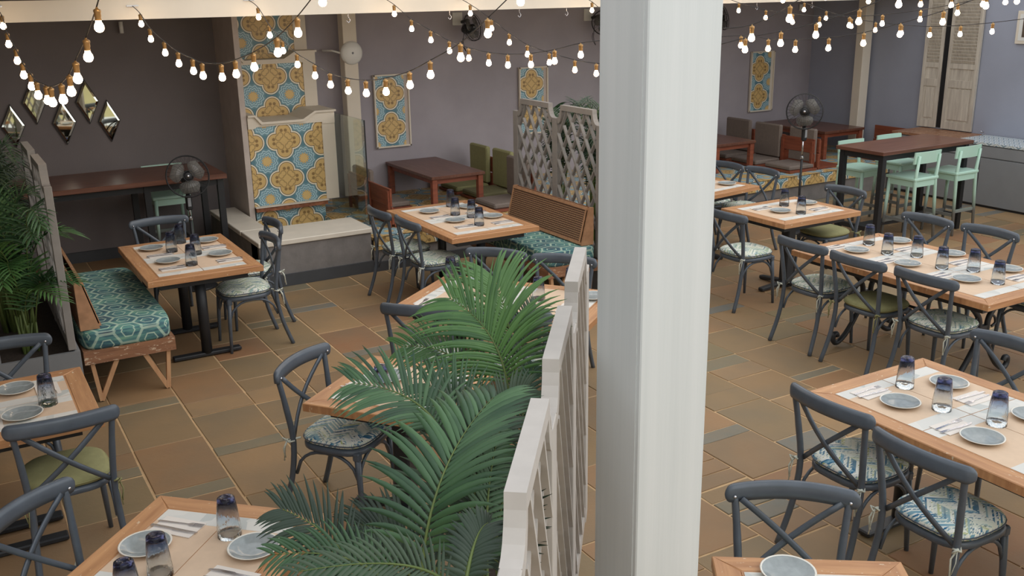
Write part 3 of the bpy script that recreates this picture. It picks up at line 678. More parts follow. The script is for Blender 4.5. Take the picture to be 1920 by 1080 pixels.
# ------------------------------------------------------------ dining tables
TZ = .76
def table(center, rz, W, L, desc, base, cat='table'):
    o = tag(empty('dining_table', (center[0], center[1], 0), R(rz)), desc, cat, 'wood-framed dining tables')
    b = .095; t = .045; z = TZ-t/2
    def board(mat, poly):
        m = MB(); n = len(poly); ch = .004
        vs = [(p[0], p[1], TZ-t) for p in poly]+[(p[0], p[1], TZ-ch) for p in poly]
        cx = sum(p[0] for p in poly)/n; cy = sum(p[1] for p in poly)/n
        vs += [(p[0]-math.copysign(ch, p[0]-cx), p[1]-math.copysign(ch, p[1]-cy), TZ) for p in poly]
        fs = [tuple(range(n))[::-1], tuple(range(2*n, 3*n))]+[(k*n+i, k*n+(i+1) % n, (k+1)*n+(i+1) % n, (k+1)*n+i) for k in range(2) for i in range(n)]
        m.add(vs, fs); m.obj('border_board', mat, o)
    X, Y = W/2, L/2; g = .0006
    board('table_wood', [(-X, -Y), (X, -Y), (X-b-g, -Y+b), (-X+b+g, -Y+b)])
    board('table_wood', [(-X+b+g, Y-b), (X-b-g, Y-b), (X, Y), (-X, Y)])
    board('table_wood_cross', [(-X, -Y), (-X+b, -Y+b+g), (-X+b, Y-b-g), (-X, Y)])
    board('table_wood_cross', [(X-b, -Y+b+g), (X, -Y), (X, Y), (X-b, Y-b-g)])
    MB().box((0, 0, TZ-.016), (W-2*b, L-2*b, .030)).obj('centre_panel', 'table_wood_cross', o)
    MB().box((0, 0, TZ-.075), (W-.2, L-.2, .06)).obj('apron', 'black_metal', o)
    if base == 'double':
        for s in (-1, 1):
            y = s*(L/2-.30)
            MB().tube([(0, y, .03), (0, y, TZ-.05)], .042, 14).obj('column', 'black_metal', o)
            MB().box((0, y, .022), (W*.62, .075, .03), bev=.012).obj('foot', 'black_metal', o)
            MB().box((0, y, TZ-.10), (W*.6, .06, .02)).obj('support', 'black_metal', o)
    elif base == 'single':
        MB().box((0, 0, (TZ-.05)/2), (.10, .10, TZ-.06), bev=.01).obj('column', 'black_metal', o)
        for k in range(2):
            q = MB()
            for s in (-1, 1):
                d = Vector((1, 0, 0)) if k == 0 else Vector((0, 1, 0))
                q.bar(d*s*.04+Vector((0, 0, .05)), d*s*.33+Vector((0, 0, .022)), .06, .035, bev=.008)
            q.obj('foot', 'black_metal', o)
    else:
        for s in (-1, 1):
            y = s*(L/2-.35); f = MB(); r = .016
            for a in (-1, 1):
                f.tube(catmull([(a*.27, y, TZ-.10), (a*.20, y, .62), (a*.07, y, .50), (a*.045, y, .40), (a*.07, y, .28), (a*.20, y, .10), (a*.30, y, .035), (a*.345, y, .06), (a*.345, y, .105), (a*.315, y, .115), (a*.30, y, .09)], 5), [.02]*50+[.02], 8) if False else f.tube(catmull([(a*.27, y, TZ-.10), (a*.20, y, .62), (a*.07, y, .50), (a*.045, y, .40), (a*.07, y, .28), (a*.20, y, .10), (a*.30, y, .035), (a*.345, y, .06), (a*.345, y, .105), (a*.315, y, .115), (a*.30, y, .09)], 5), .021, 8)
                f.tube(catmull([(a*.06, y, .50), (a*.12, y, .47), (a*.14, y, .42), (a*.10, y, .40)], 4), .010, 6)
            f.box((0, y, .40), (.11, .03, .05)); f.box((0, y, TZ-.11), (.62, .05, .02))
            f.obj('scroll_leg', 'black_metal', o)
        MB().tube([(0, -L/2+.35, .40), (0, L/2-.35, .40)], .012, 8).obj('stretcher', 'black_metal', o)
    return o
TD = {
 'L2': 'table beside the bench on the left', 'L3': 'table cut off at the left edge', 'L1': 'diagonal table at the bottom left',
 'C1': 'table by the cane-backed bench', 'C2': 'long diagonal table behind the tall palm', 'C3': 'small diagonal table among the palm leaves',
 'R0': 'far table just right of the pillar', 'R1': 'table for two before the mint stools', 'R2': 'six-glass table at the right', 'R3': 'large table at the lower right', 'R4': 'table at the bottom edge right of the pillar'}
W_ = 'worn brown wood-framed '
TB = {
 'L2': table((1.61, 8.02), 0, .87, 1.28, W_+TD['L2'], 'double'),
 'L3': table((-.10, 5.38), 0, 1.20, .85, W_+TD['L3'], 'double'),
 'C1': table((4.10, 8.00), 0, .88, 1.40, W_+TD['C1'], 'double'),
 'R1': table((6.86, 6.53), 0, .98, .83, W_+TD['R1'], 'single'),
 'R0': table((6.96, 7.92), 8, .90, .85, W_+TD['R0'], 'single'),
 'R2': table((6.28, 4.58), 0, 1.02, 1.74, W_+TD['R2'], 'scroll'),
 'R3': table((4.15, 2.42), 0, .92, 1.80, W_+TD['R3'], 'double'),
}
def diag(key, a, ang, across, along, base):     # a = far corner, ang = direction of the 'across' side; table runs along ang-90
    u = Vector((math.cos(R(ang)), math.sin(R(ang)), 0)); v = Vector((math.sin(R(ang)), -math.cos(R(ang)), 0))
    c = Vector((a[0], a[1], 0))+u*across/2+v*along/2
    TB[key] = table(c, ang, across, along, W_+TD[key], base); return u, v
diag('L1', (.574, 3.986), -43.5, .775, 1.3, 'double')
diag('C2', (2.462, 5.846), 37, .84, 1.36, 'double')
diag('C3', (1.41, 4.60), 38, .74, .76, 'single')
diag('R4', (2.235, 2.40), -35, .685, .80, 'single')

# ------------------------------------------------------------ place settings
PLATE = MB().lathe([(0, .004), (.045, .004), (.05, 0), (.058, 0), (.075, .010), (.097, .019), (.0995, .021), (.0975, .0225), (.092, .0205)], 32)
RIM_ME = PLATE.mesh('plate_rim', 'plate_rim')
GLZ_ME = MB().lathe([(.0925, .0206), (.075, .0135), (.062, .0085), (.04, .0078), (0, .0078)], 32).mesh('glazed_well', 'plate_glaze')
def glassmesh():
    m = MB(); o = [(.047, 0), (.046, .03), (.0425, .08), (.0385, .125), (.0345, .155), (.033, .163), (.028, .166), (0, .164)]
    i = [(0, .150), (.026, .149), (.031, .142), (.036, .11), (.040, .075), (.0435, .03), (.0445, 0)]
    n = 20; prof = o+i; vs = []
    for r, z in prof:
        for k in range(n):
            a = 2*math.pi*k/n; f = 1+(.018*math.cos(a*10) if .01 < z < .145 else 0); r2 = max(r, 1e-5)*f; vs.append((r2*math.cos(a), r2*math.sin(a), z))
    L = len(prof); m.add(vs, [(a*n+k, a*n+(k+1) % n, (a+1)*n+(k+1) % n, (a+1)*n+k) for a in range(L-1) for k in range(n)]+[((L-1)*n+k, (L-1)*n+(k+1) % n, (k+1) % n, k) for k in range(n)], True)
    return m.mesh('tumbler', 'tinted_glass')
GLASS_ME = glassmesh()
def forkmesh():
    m = MB(); m.prism([(-.006, -.1), (.006, -.1), (.004, -.02), (.0035, .03), (.011, .045), (.012, .058), (-.012, .058), (-.011, .045), (-.0035, .03), (-.004, -.02)], .001, .0035)
    for i in range(4): x = -.0105+i*.007; m.prism([(x-.0017, .057), (x+.0017, .057), (x+.0012, .098), (x-.0012, .098)], .001, .0035)
    return m.mesh('fork', 'steel')
def knifemesh():
    return MB().prism([(-.0075, -.11), (.0075, -.11), (.0065, -.01), (.0105, .0), (.0105, .07), (.004, .10), (-.004, .105), (-.0055, .0), (-.0065, -.01)], .001, .0045).mesh('knife', 'steel')
FORK_ME, KNIFE_ME = forkmesh(), knifemesh()
NAP_ME = MB().box((0, 0, .0015), (.115, .19, .003)).mesh('napkin', 'napkin_paper')
def matobj(W, L):     # kraft sheet with printed bands at both short ends
    m = MB().box((0, 0, .0006), (W, L, .0012)); return m
SET = {k: {'plate': [], 'glass': [], 'napkin': [], 'fork': [], 'knife': [], 'mat': []} for k in TB}
def plate(t, x, y):
    o = empty('side_plate', (x, y, TZ+.0022)); place(RIM_ME, 'rim', o); place(GLZ_ME, 'glazed_well', o)
    o['category'] = 'plate'; SET[t]['plate'].append(o)
def tumbler(t, x, y):
    o = place(GLASS_ME, 'tumbler', None, (x, y, TZ+.0022), random.uniform(0, 3)); o['category'] = 'glass'; SET[t]['glass'].append(o)
def cutlery(t, x, y, ang):
    a = R(ang); rz = a-math.pi/2; s = Vector((-math.sin(a), math.cos(a), 0))
    o = place(NAP_ME, 'napkin', None, (x, y, TZ+.0022), rz+random.uniform(-.06, .06)); o['category'] = 'napkin'; SET[t]['napkin'].append(o)
    o = place(FORK_ME, 'fork', None, (x+s.x*.022, y+s.y*.022, TZ+.0052), rz+.05); o['category'] = 'fork'; SET[t]['fork'].append(o)
    o = place(KNIFE_ME, 'knife', None, (x-s.x*.022, y-s.y*.022, TZ+.0052), rz-.04); o['category'] = 'knife'; SET[t]['knife'].append(o)
def mats(t, nx, ny, bands=True):
    o = TB[t]; c = o.location; rz = o.rotation_euler.z
    # inner size is read back from the centre panel
    pan = [ch for ch in o.children if ch.name.startswith('centre_panel')][0]
    bx = [v.co.x for v in pan.data.vertices]; by = [v.co.y for v in pan.data.vertices]
    W, L = max(bx)-min(bx)-.012, max(by)-min(by)-.012
    for i in range(nx):
        for j in range(ny):
            w, l = W/nx, L/ny; lx, ly = -W/2+w*(i+.5), -L/2+l*(j+.5)
            v = Matrix.Rotation(rz, 4, 'Z') @ Vector((lx, ly, 0))
            m = empty('placemat', (c.x+v.x, c.y+v.y, TZ-.0008), rz)
            MB().box((0, 0, .0010), (w-.004, l-.004, .0016)).obj('kraft_sheet', 'kraft_paper', m)
            for s in (-1, 1): MB().box((0, s*(l/2-.045), .0020), (w-.006, .085, .0006)).obj('printed_band', 'printed_band', m, uvo=(i*.7, j*.4))
            m['category'] = 'placemat'; SET[t]['mat'].append(m)
for t, nx, ny in (('L2', 2, 2), ('L3', 2, 2), ('C1', 2, 2), ('R1', 2, 1), ('R0', 2, 1), ('R2', 2, 3), ('R3', 2, 3), ('L1', 2, 2), ('C2', 2, 2), ('C3', 1, 1), ('R4', 1, 2)): mats(t, nx, ny)
ITEMS = {
 'L2': ([(1.40, 8.39), (1.43, 7.89), (1.86, 8.41), (1.84, 7.89)], [(1.53, 8.22), (1.66, 8.49), (1.68, 8.02), (1.57, 7.70)], [(1.42, 8.14, 0), (1.42, 7.68, 0), (1.86, 8.18, 180), (1.86, 7.68, 180)]),
 'L3': ([(.15, 5.59), (.15, 5.20)], [(.28, 5.30)], [(.30, 5.52, -90), (.0, 5.19, 90)]),
 'C1': ([(3.96, 8.36), (3.99, 7.88), (4.37, 8.34), (4.36, 7.84)], [(4.26, 8.50), (4.12, 8.13), (4.20, 7.95), (4.10, 7.62)], [(3.96, 8.12, 0), (3.97, 7.64, 0), (4.33, 8.10, 180), (4.33, 7.60, 180)]),
 'R1': ([(6.70, 6.50), (7.17, 6.62)], [(6.93, 6.68), (6.80, 6.34)], [(6.66, 6.70, 0), (7.08, 6.38, 180)]),
 'R0': ([(7.22, 7.80)], [], [(7.10, 7.98, 180)]),
 'R2': ([(6.14, 5.12), (6.14, 4.64), (6.14, 4.14), (6.66, 5.14), (6.66, 4.64), (6.62, 4.14)], [(6.40, 5.22), (6.28, 4.94), (6.40, 4.76), (6.27, 4.44), (6.40, 4.27), (6.26, 3.98)], [(6.08, 5.30, 0), (6.08, 4.80, 0), (6.08, 4.32, 0), (6.52, 4.95, 180), (6.52, 4.46, 180), (6.50, 3.98, 180)]),
 'R3': ([(3.96, 2.95), (3.94, 2.48), (4.38, 2.98), (4.36, 2.50)], [(4.17, 3.09), (4.08, 2.80), (4.15, 2.55)], [(3.96, 3.13, 0), (3.95, 2.64, 0), (4.33, 2.80, 180)]),
 'L1': ([(.44, 3.58), (.79, 3.34)], [(.74, 3.50), (.45, 3.36), (.32, 3.24)], [(.58, 3.67, -47), (.66, 3.20, 133)]),
 'C2': ([(3.70, 5.26), (3.20, 6.02), (2.90, 5.62)], [(3.10, 6.22), (3.14, 5.80), (3.36, 5.42), (3.68, 5.50)], [(3.42, 5.16, 40), (2.68, 5.78, 40)]),
 'C3': ([(2.15, 4.36), (1.93, 4.66)], [(1.80, 4.47)], [(1.74, 4.62, -50)]),
 'R4': ([(2.38, 2.16)], [], []),
}
for t, (pl, gl, cu) in ITEMS.items():
    for p in pl: plate(t, *p)
    for p in gl: tumbler(t, *p)
    for p in cu: cutlery(t, *p)
NM = {'plate': 'grey-glazed side plate', 'glass': 'upturned blue-tinted tumbler', 'napkin': 'white paper napkin', 'fork': 'steel fork', 'knife': 'steel knife', 'mat': 'kraft paper placemat'}
for t, d in SET.items():
    for k, l in d.items():
        l.sort(key=lambda o: screen_x(o.location)); n = len(l)
        for i, o in enumerate(l):
            o['label'] = (ordinal(i, n)+' '+NM[k]+' on the '+TD[t])
            o['group'] = {'plate': 'grey side plates', 'glass': 'upturned tumblers', 'napkin': 'paper napkins under cutlery', 'fork': 'forks', 'knife': 'knives', 'mat': 'paper placemats'}[k]+' on the '+TD[t]

# ------------------------------------------------------------ upholstered benches with cane backs
def bench(x0, x1, y0, y1, back_x, label, flip):
    cx, cy = (x0+x1)/2, (y0+y1)/2
    o = tag(empty('upholstered_bench', (cx, cy, 0)), label, 'bench', 'hexagon-patterned benches'); W, L = x1-x0, y1-y0
    def soft(w, l, z0, z1, r):
        m = MB(); n = 40
        def oo(k, z): return [((w/2-r+r)*k*math.copysign(abs(math.cos(a))**.22, math.cos(a)), l/2*(1-(1-k)*w/l)*math.copysign(abs(math.sin(a))**.22, math.sin(a)), z) for a in [2*math.pi*i/n for i in range(n)]]
        L_ = [oo(.97, z0), oo(1, z0+.02), oo(1.0, z1-.03), oo(.985, z1-.01), oo(.95, z1), oo(.5, z1+.006)]
        m.add([p for q in L_ for p in q], [(k*n+i, k*n+(i+1) % n, (k+1)*n+(i+1) % n, (k+1)*n+i) for k in range(5) for i in range(n)]+[tuple(range(5*n, 6*n)), tuple(range(n))[::-1]], True); return m
    soft(W+.01, L, .405, .535, .03).obj('seat_cushion', 'hexagon_fabric', o)
    for s in (-1, 1):
        MB().box((0, s*(L/2-.015), .355), (W, .03, .10)).obj('frame_rail', 'bench_wood', o)
        MB().box((s*(W/2-.015), 0, .355), (.03, L-.06, .10)).obj('frame_rail', 'bench_wood', o)
    MB().box((0, 0, .39), (W-.06, L-.06, .02)).obj('seat_deck', 'bench_wood', o)
    for sy in (-1, 1):
        for sx in (-1, 1):
            y = sy*(L/2-.04); x = sx*(W/2-.05)
            q = MB(); q.bar((x, y, .31), (x-sx*.03, y, .012), .028, .032); q.bar((x-sx*.17, y, .31), (x-sx*.03, y, .012), .028, .032); q.obj('leg', 'leg_wood', o)
    bx = back_x-cx; s = flip       # s=+1: back on the +x side, face toward -x
    ya, yb = -L/2+.08, L/2-.08
    m = Matrix(((1, 0, 0, 0), (0, 0, 1, 0), (0, 1, 0, 0), (0, 0, 0, 1)))
    tri = [(s*.045, .54), (s*-.085, .54), (s*.0, .885), (s*.045, .885)]
    for y in (ya, yb):
        q = MB(); q.prism(tri if s > 0 else tri[::-1], y-.012, y+.012, m); q.v = [v+Vector((bx, 0, 0)) for v in q.v]; q.obj('back_end', 'cane_frame', o)
    q = MB(); q.bar((bx-s*.078, 0, .565), (bx-s*.005, 0, .87), yb-ya-.03, .012, up=(s*1.0, 0, .0)); q = MB()
    a, b = Vector((bx-s*.086, 0, .55)), Vector((bx-s*.004, 0, .88)); d = (b-a).normalized(); nrm = Vector((-d.z*s, 0, d.x*s)) if s > 0 else Vector((d.z, 0, -d.x))
    def quad(y0_, y1_, t0, t1, th0, th1, name, mat):
        A = a+d*((b-a).length*t0); B = a+d*((b-a).length*t1); vs = []
        out = Vector((-s*abs(d.z), 0, abs(d.x)))
        for h in (th0, th1):
            for P, y in ((A, y0_), (B, y0_), (B, y1_), (A, y1_)): vs.append(P+Vector((0, y, 0))+out*h)
        MB().add(vs, [(0, 1, 2, 3), (7, 6, 5, 4), (0, 4, 5, 1), (1, 5, 6, 2), (2, 6, 7, 3), (3, 7, 4, 0)]).obj(name, mat, o)
    quad(ya+.012, yb-.012, .06, .94, -.004, .006, 'cane_panel', 'woven_cane')
    quad(ya+.012, yb-.012, 0, .06, -.006, .014, 'back_rail', 'cane_frame'); quad(ya+.012, yb-.012, .94, 1.02, -.006, .014, 'back_rail', 'cane_frame')
    quad(ya+.012, ya+.03, .06, .94, -.006, .012, 'back_stile', 'cane_frame'); quad(yb-.03, yb-.012, .06, .94, -.006, .012, 'back_stile', 'cane_frame')
    MB().box((bx+s*.04, 0, .71), (.012, yb-ya-.03, .34)).obj('back_board', 'bench_wood', o)
    return o
bench(.645, 1.27, 7.10, 8.86, .70, 'teal hexagon-patterned bench with worn wooden frame on the left', -1)
bench(4.52, 5.06, 7.12, 8.62, 5.01, 'teal hexagon-patterned bench with woven cane backrest before the lattice screen', 1)

# ------------------------------------------------------------ lattice screens
def screen(origin, ang, npan, label, ztop, z0, pitch=.735, top=.59, paint='screen_paint', pk=1.2):
    o = tag(empty('lattice_screen', origin, R(ang)), label, 'screen', 'grey lattice planter screens')   # runs along local +x
    T = .05; pw = (pitch-top)/2
    drop = .13
    def clip(p, d, x0, x1, zz0, zz1):
        t0, t1 = -9, 9
        for c, dd, lo, hi in ((p[0], d[0], x0, x1), (p[1], d[1], zz0, zz1)):
            if abs(dd) < 1e-9: continue
            a, b = (lo-c)/dd, (hi-c)/dd
            if a > b: a, b = b, a
            t0 = max(t0, a); t1 = min(t1, b)
        return t0, t1
    for i in range(npan+1):
        x = i*pitch
        MB().box((x, 0, (z0+ztop-drop)/2), (pw*pk, T, ztop-drop-z0), bev=.003).obj('post', paint, o)
    m = Matrix(((1, 0, 0, 0), (0, 0, 1, 0), (0, 1, 0, 0), (0, 0, 0, 1)))
    for i in range(npan):
        a, b = i*pitch+pw*.55, (i+1)*pitch-pw*.55; r = pw+.04
        poly = [(a, ztop-drop-.05), (a, ztop-drop)]
        for k in range(1, 6): q = k/5*math.pi/2; poly.append((a+pw*.9*math.sin(q)*1.0, ztop-drop+drop*(1-math.cos(q))))
        for k in range(5, 0, -1): q = k/5*math.pi/2; poly.append((b-pw*.9*math.sin(q), ztop-drop+drop*(1-math.cos(q))))
        poly += [(b, ztop-drop), (b, ztop-drop-.05)]
        low = []
        for k in range(0, 6): q = k/5*math.pi/2; low.append((b-.02-(pw*.9)*math.sin(q), ztop-drop-.05+(drop+.0)*(1-math.cos(q))))
        for k in range(5, -1, -1): q = k/5*math.pi/2; low.append((a+.02+(pw*.9)*math.sin(q), ztop-drop-.05+(drop)*(1-math.cos(q))))
        mb = MB(); n = len(poly)
        # top rail as quads between the upper and lower outline
        lo = low[::-1]; up = poly[1:-1]; k = len(up)
        vs = []
        for j in range(k):
            l = lo[j] if j < len(lo) else lo[-1]
            for y in (-T/2, T/2): vs += [(up[j][0], y, up[j][1]), (l[0], y, l[1])]
        fs = []
        for j in range(k-1):
            A = j*4; B = A+4; fs += [(A, A+1, B+1, B), (A+2, B+2, B+3, A+3), (A, B, B+2, A+2), (A+1, A+3, B+3, B+1)]
        fs += [(0, 2, 3, 1), ((k-1)*4, (k-1)*4+1, (k-1)*4+3, (k-1)*4+2)]
        mb.add(vs, fs).obj('top_rail', paint, o)
        MB().box(((a+b)/2, 0, z0+.04), (b-a, T*.8, .08)).obj('bottom_rail', paint, o)
        x0, x1, zz0, zz1 = a+.003, b-.003, z0+.08, ztop-.06
        sp = .152; dx, dz = .52, .854
        for s in (-1, 1):
            j = -14
            while j < 26:
                p = (x0+j*sp*1.0, zz0); d = (s*dx, dz); t0, t1 = clip(p, d, x0, x1, zz0, zz1)
                # trim at the scalloped corners
                if t1-t0 > .06:
                    e = (p[0]+d[0]*t1, p[1]+d[1]*t1)
                    c = min(e[0]-x0, x1-e[0])
                    if c < .06 and e[1] > ztop-drop-.08: t1 -= .0
                    A = Vector((p[0]+d[0]*t0, s*.008, p[1]+d[1]*t0)); B = Vector((p[0]+d[0]*t1, s*.008, p[1]+d[1]*t1))
                    lim = ztop-drop-.06
                    if (min(B.x-x0, x1-B.x) < .045) and B.z > lim: B = A.lerp(B, max(.1, (lim-A.z)/(B.z-A.z)))
                    if (B-A).length > .05: MB().bar(A, B, .014, .031, up=(0, 1, 0)).obj('slat', paint, o)
                j += 1
    return o
screen((.565, 6.93, 0), 90, 2, 'grey lattice screen of the left planter, seen end-on', 1.75, .50, pk=.7)
screen((5.13, 8.66, 0), -90, 3, 'grey lattice screen behind the cane-backed bench, left of the white pillar', 1.75, .40)
screen((.86, 1.52, 0), 51.9, 3, 'pale lattice screen in the foreground between palms and white pillar', 1.75, .40, pitch=.80, top=.60, paint='screen_paint_light')
def planter(center, rz, W, L, h, label):
    o = tag(empty('planter_box', center, R(rz)), label, 'planter', 'grey planter boxes')
    for s in (-1, 1):
        MB().box((s*(W/2-.015), 0, h/2), (.03, L, h)).obj('side', 'planter_paint', o); MB().box((0, s*(L/2-.015), h/2), (W-.06, .03, h)).obj('side', 'planter_paint', o)
    MB().box((0, 0, h-.06), (W-.06, L-.06, .04)).obj('soil', 'soil', o)
    return o
pl1 = planter((.345, 7.77, 0), 0, .53, 1.76, .49, 'grey planter box at the left edge holding areca palms')
for x in (.105,): MB().box((x-.345, -.84, 1.0), (.05, .07, 1.02)).obj('corner_post', 'planter_paint', pl1)
planter((5.40, 7.75, 0), 0, .46, 2.0, .39, 'grey planter box behind the cane-backed bench')
u = Vector((math.cos(R(51.9)), math.sin(R(51.9)), 0)); nn = Vector((-u.y, u.x, 0))
c = Vector((.86, 1.52, 0))+u*1.3+nn*.27
planter(tuple(c), 51.9-90, .46, 2.4, .39, 'grey planter box under the foreground palms')

# ------------------------------------------------------------ palms
def frond_geo(P3, L, n, width, N0=None, rnd=random):
    pts = bez(P3[0], P3[1], P3[2], n)
    stem = MB().tube(pts[::2] if n % 2 == 0 else pts, [max(.0012, .0055*(1-i/(len(pts[::2] if n % 2 == 0 else pts)))) for i in range(len(pts[::2] if n % 2 == 0 else pts))], 5)
    leaves = []; i0 = int(n*.18)
    for i in range(i0, n+1):
        t = (i-i0)/(n-i0); p = pts[i]; T = (pts[min(i+1, n)]-pts[max(i-1, 0)]).normalized()
        Nn = N0 if N0 is not None else Vector((0, 0, 1)); S = T.cross(Nn)
        if S.length < .05: S = T.cross(Vector((0, 1, 0)))
        S.normalize(); up = S.cross(T).normalized()
        l = L*(.55+1.1*t-1.25*t*t)*rnd.uniform(.9, 1.1)*1.05
        fw = .45+1.1*t
        for s in (-1, 1):
            d = (S*s+T*fw*rnd.uniform(.85, 1.15)+up*.42).normalized(); k = 6; vs = []; q = p.copy(); dd = d.copy()
            wv0 = dd.cross(up*1.0+S*s*.2).normalized()
            for j in range(k+1):
                a = j/k; wd = width*min(1, .4+2.4*a)*(1-a**3.5) if a < .99 else .0008
                wv = dd.cross(up).normalized(); fold = up*(-abs(wd)*.35)
                vs += [q+wv*wd/2+fold, q.copy(), q-wv*wd/2+fold]
                q = q+dd*(l/k); dd = (dd+Vector((0, 0, -.085-.13*a))).normalized()
            fs = []
            for j in range(k):
                a = j*3; fs += [(a, a+1, a+4, a+3), (a+1, a+2, a+5, a+4)]
            leaves.append((vs, fs))
    return stem, leaves
def frond(parent, P3, L, n, split, mat, width=.017, N0=None):
    stem, leaves = frond_geo(P3, L, n, width, N0)
    if split:
        f = stem.obj('frond', 'palm_stem', parent)
        for vs, fs in leaves: MB().add(vs, fs, True).obj('leaflet', mat, f)
    else:
        f = stem.obj('frond', 'palm_stem', parent); m = MB()
        for vs, fs in leaves: m.add(vs, fs, True)
        m.obj('leaflets', mat, f)
fg = tag(empty('areca_palm', (0, 0, 0)), 'large dark green areca palm filling the foreground left of the white pillar', 'palm')
tocam = (Vector((0, 0, H))-Vector((1.2, 2.4, 1.4))).normalized()
for i, (P3, L, n, sp, tl, wd) in enumerate(FRONDS):
    N0 = (tocam+Vector((0, 0, .3))-cr*tl+Vector((random.uniform(-.15, .15), random.uniform(-.15, .15), 0))).normalized()
    frond(fg, P3, L, n, sp and i < 6, ['palm_leaf', 'palm_leaf', 'palm_leaf_bright', 'palm_leaf_bright', 'palm_leaf_bright', 'palm_leaf_dark'][i] if i < 6 else random.choice(['palm_leaf', 'palm_leaf_dark', 'palm_leaf_dark']), wd, N0)
for k in range(10):
    b = c+u*random.uniform(-.9, 1.0)+nn*random.uniform(-.12, .1); b.z = .34
    e = Vector((b.x+random.uniform(-.1, .1), b.y+random.uniform(-.1, .1), random.uniform(.9, 1.3)))
    MB().tube([b, (b+e)/2, e], [.013, .010, .007], 6).obj('stem', 'palm_stem', fg)
rp = random.Random(11)
def palm(base, n, hmin, hmax, spread, label, mats_, L=.22, zb=.4, lean=(0, 0), group='areca palms in planter boxes', nl=20, width=.014):
    o = tag(empty('areca_palm', (base[0], base[1], zb)), label, 'palm', group)
    for i in range(n):
        a = 2*math.pi*(i*.382+rp.random()*.1); h = rp.uniform(hmin, hmax); r = spread*rp.uniform(.45, 1)*(1.15-h/hmax*.3)
        sx, sy = rp.uniform(-.05, .05), rp.uniform(-.05, .05)
        tip = (math.cos(a)*r+lean[0], math.sin(a)*r+lean[1], h*rp.uniform(.8, .95)); mid = (math.cos(a)*r*.38+lean[0]*.4+sx, math.sin(a)*r*.38+lean[1]*.4+sy, h*.88)
        s0 = (sx, sy, 0); start = Vector(s0).lerp(Vector(mid), .45); start.x *= .7; start.y *= .7
        MB().tube([s0, tuple(start)], [.011, .007], 6).obj('stem', 'palm_stem', o)
        frond(o, (tuple(start), mid, tip), L, nl, False, rp.choice(mats_), width)
    return o
A_ = ['palm_leaf_bright', 'palm_leaf', 'palm_leaf']; D_ = ['palm_leaf_dark', 'palm_leaf_dark', 'palm_leaf']
palm((.33, 7.20), 24, .5, 1.15, .5, 'bright green areca palm nearest in the left planter', A_, .24, .44, (-.02, -.05), width=.016)
palm((.24, 7.75), 20, .9, 1.45, .48, 'tall areca palm in the middle of the left planter', D_, .24, .44, (-.05, 0))
palm((.30, 8.35), 16, .9, 1.45, .42, 'dark areca palm at the back of the left planter', D_, .22, .44, (-.08, 0))
palm((5.42, 8.35), 18, .9, 1.45, .42, 'areca palm behind the lattice screen, at its left end', D_, .2, .34, (.12, 0))
palm((5.44, 7.75), 18, .9, 1.5, .42, 'areca palm behind the middle of the lattice screen', D_, .2, .34, (.12, 0))
palm((5.42, 7.15), 18, .9, 1.5, .42, 'areca palm behind the lattice screen beside the white pillar', D_, .2, .34, (.10, 0))

# ------------------------------------------------------------ raised dining bay furniture
def lowtable(x0, x1, y0, y1, z, label):
    o = tag(empty('low_table', ((x0+x1)/2, (y0+y1)/2, PZ)), label, 'table', 'dark low tables on the platform'); W, L = x1-x0, y1-y0; h = z-PZ
    MB().box((0, 0, h-.018), (W, L, .036), bev=.004).obj('tabletop', 'dark_wood_cross', o)
    for s in (-1, 1):
        MB().box((s*(W/2-.06), 0, h-.065), (.025, L-.14, .06)).obj('apron', 'red_wood_cross', o); MB().box((0, s*(L/2-.06), h-.065), (W-.16, .025, .06)).obj('apron', 'red_wood', o)
        for q in (-1, 1): MB().box((s*(W/2-.05), q*(L/2-.05), (h-.036)/2), (.065, .065, h-.036), bev=.004).obj('leg', 'red_wood', o)
lowtable(4.80, 5.50, 10.04, 11.36, .76, 'dark low table on the platform between fountain and lattice')
lowtable(9.02, 9.74, 9.98, 11.30, .76, 'dark low table beside the right face of the white pillar')
lowtable(11.05, 11.88, 9.95, 11.30, .77, 'large dark low table behind the pedestal fan')
def floorseat(x, y, face, W, label, seat, back, plank=True, bh=.46):
    o = tag(empty('floor_seat', (x, y, PZ), R(face)-math.pi/2), label, 'seat', 'legless wooden seats on the platform')
    MB().box((0, 0, .02), (W, .50, .03)).obj('base', 'red_wood', o)
    if seat: MB().box((0, .01, .065), (W-.04, .46, .06), bev=.02).obj('seat_cushion', seat, o)
    for k in range(2): MB().box((0, -.27-.012*k, .13+.20*k), (W, .025, .19), bev=.003).obj('back_plank', 'red_wood', o)
    for s in (-1, 1): MB().box((s*(W/2-.03), -.30, .2), (.04, .03, .40)).obj('back_post', 'red_wood', o)
    if back: MB().box((0, -.225, .10+bh/2), (W-.05, .065, bh), bev=.02).obj('back_cushion', back, o)
floorseat(5.72, 10.98, 180, .50, 'floor seat with green cushions nearest the back wall', 'green_fabric', 'green_fabric')
floorseat(5.74, 10.42, 180, .50, 'floor seat with olive back cushion, middle of three', 'olive_fabric', 'green_fabric')
floorseat(5.60, 9.82, 180, .52, 'floor seat with brown grey cushions next to the lattice screen', 'grey_fabric', 'grey_fabric')
floorseat(4.42, 10.60, 0, .55, 'floor seat with tan cushion behind the glass screen', 'grey_fabric', 'grey_fabric', bh=.40)
floorseat(4.36, 9.85, 0, .60, 'bare reddish floor seat beside the glass screen', None, None)
floorseat(10.10, 10.95, 180, .55, 'grey-cushioned floor seat by the back wall right of the pillar', 'grey_fabric', 'grey_fabric')
floorseat(10.06, 10.30, 180, .55, 'grey-cushioned floor seat left of the pedestal fan', 'grey_fabric', 'grey_fabric')
floorseat(10.10, 9.68, 180, .52, 'grey-cushioned floor seat in front, beside the bare plank back', 'grey_fabric', 'grey_fabric')
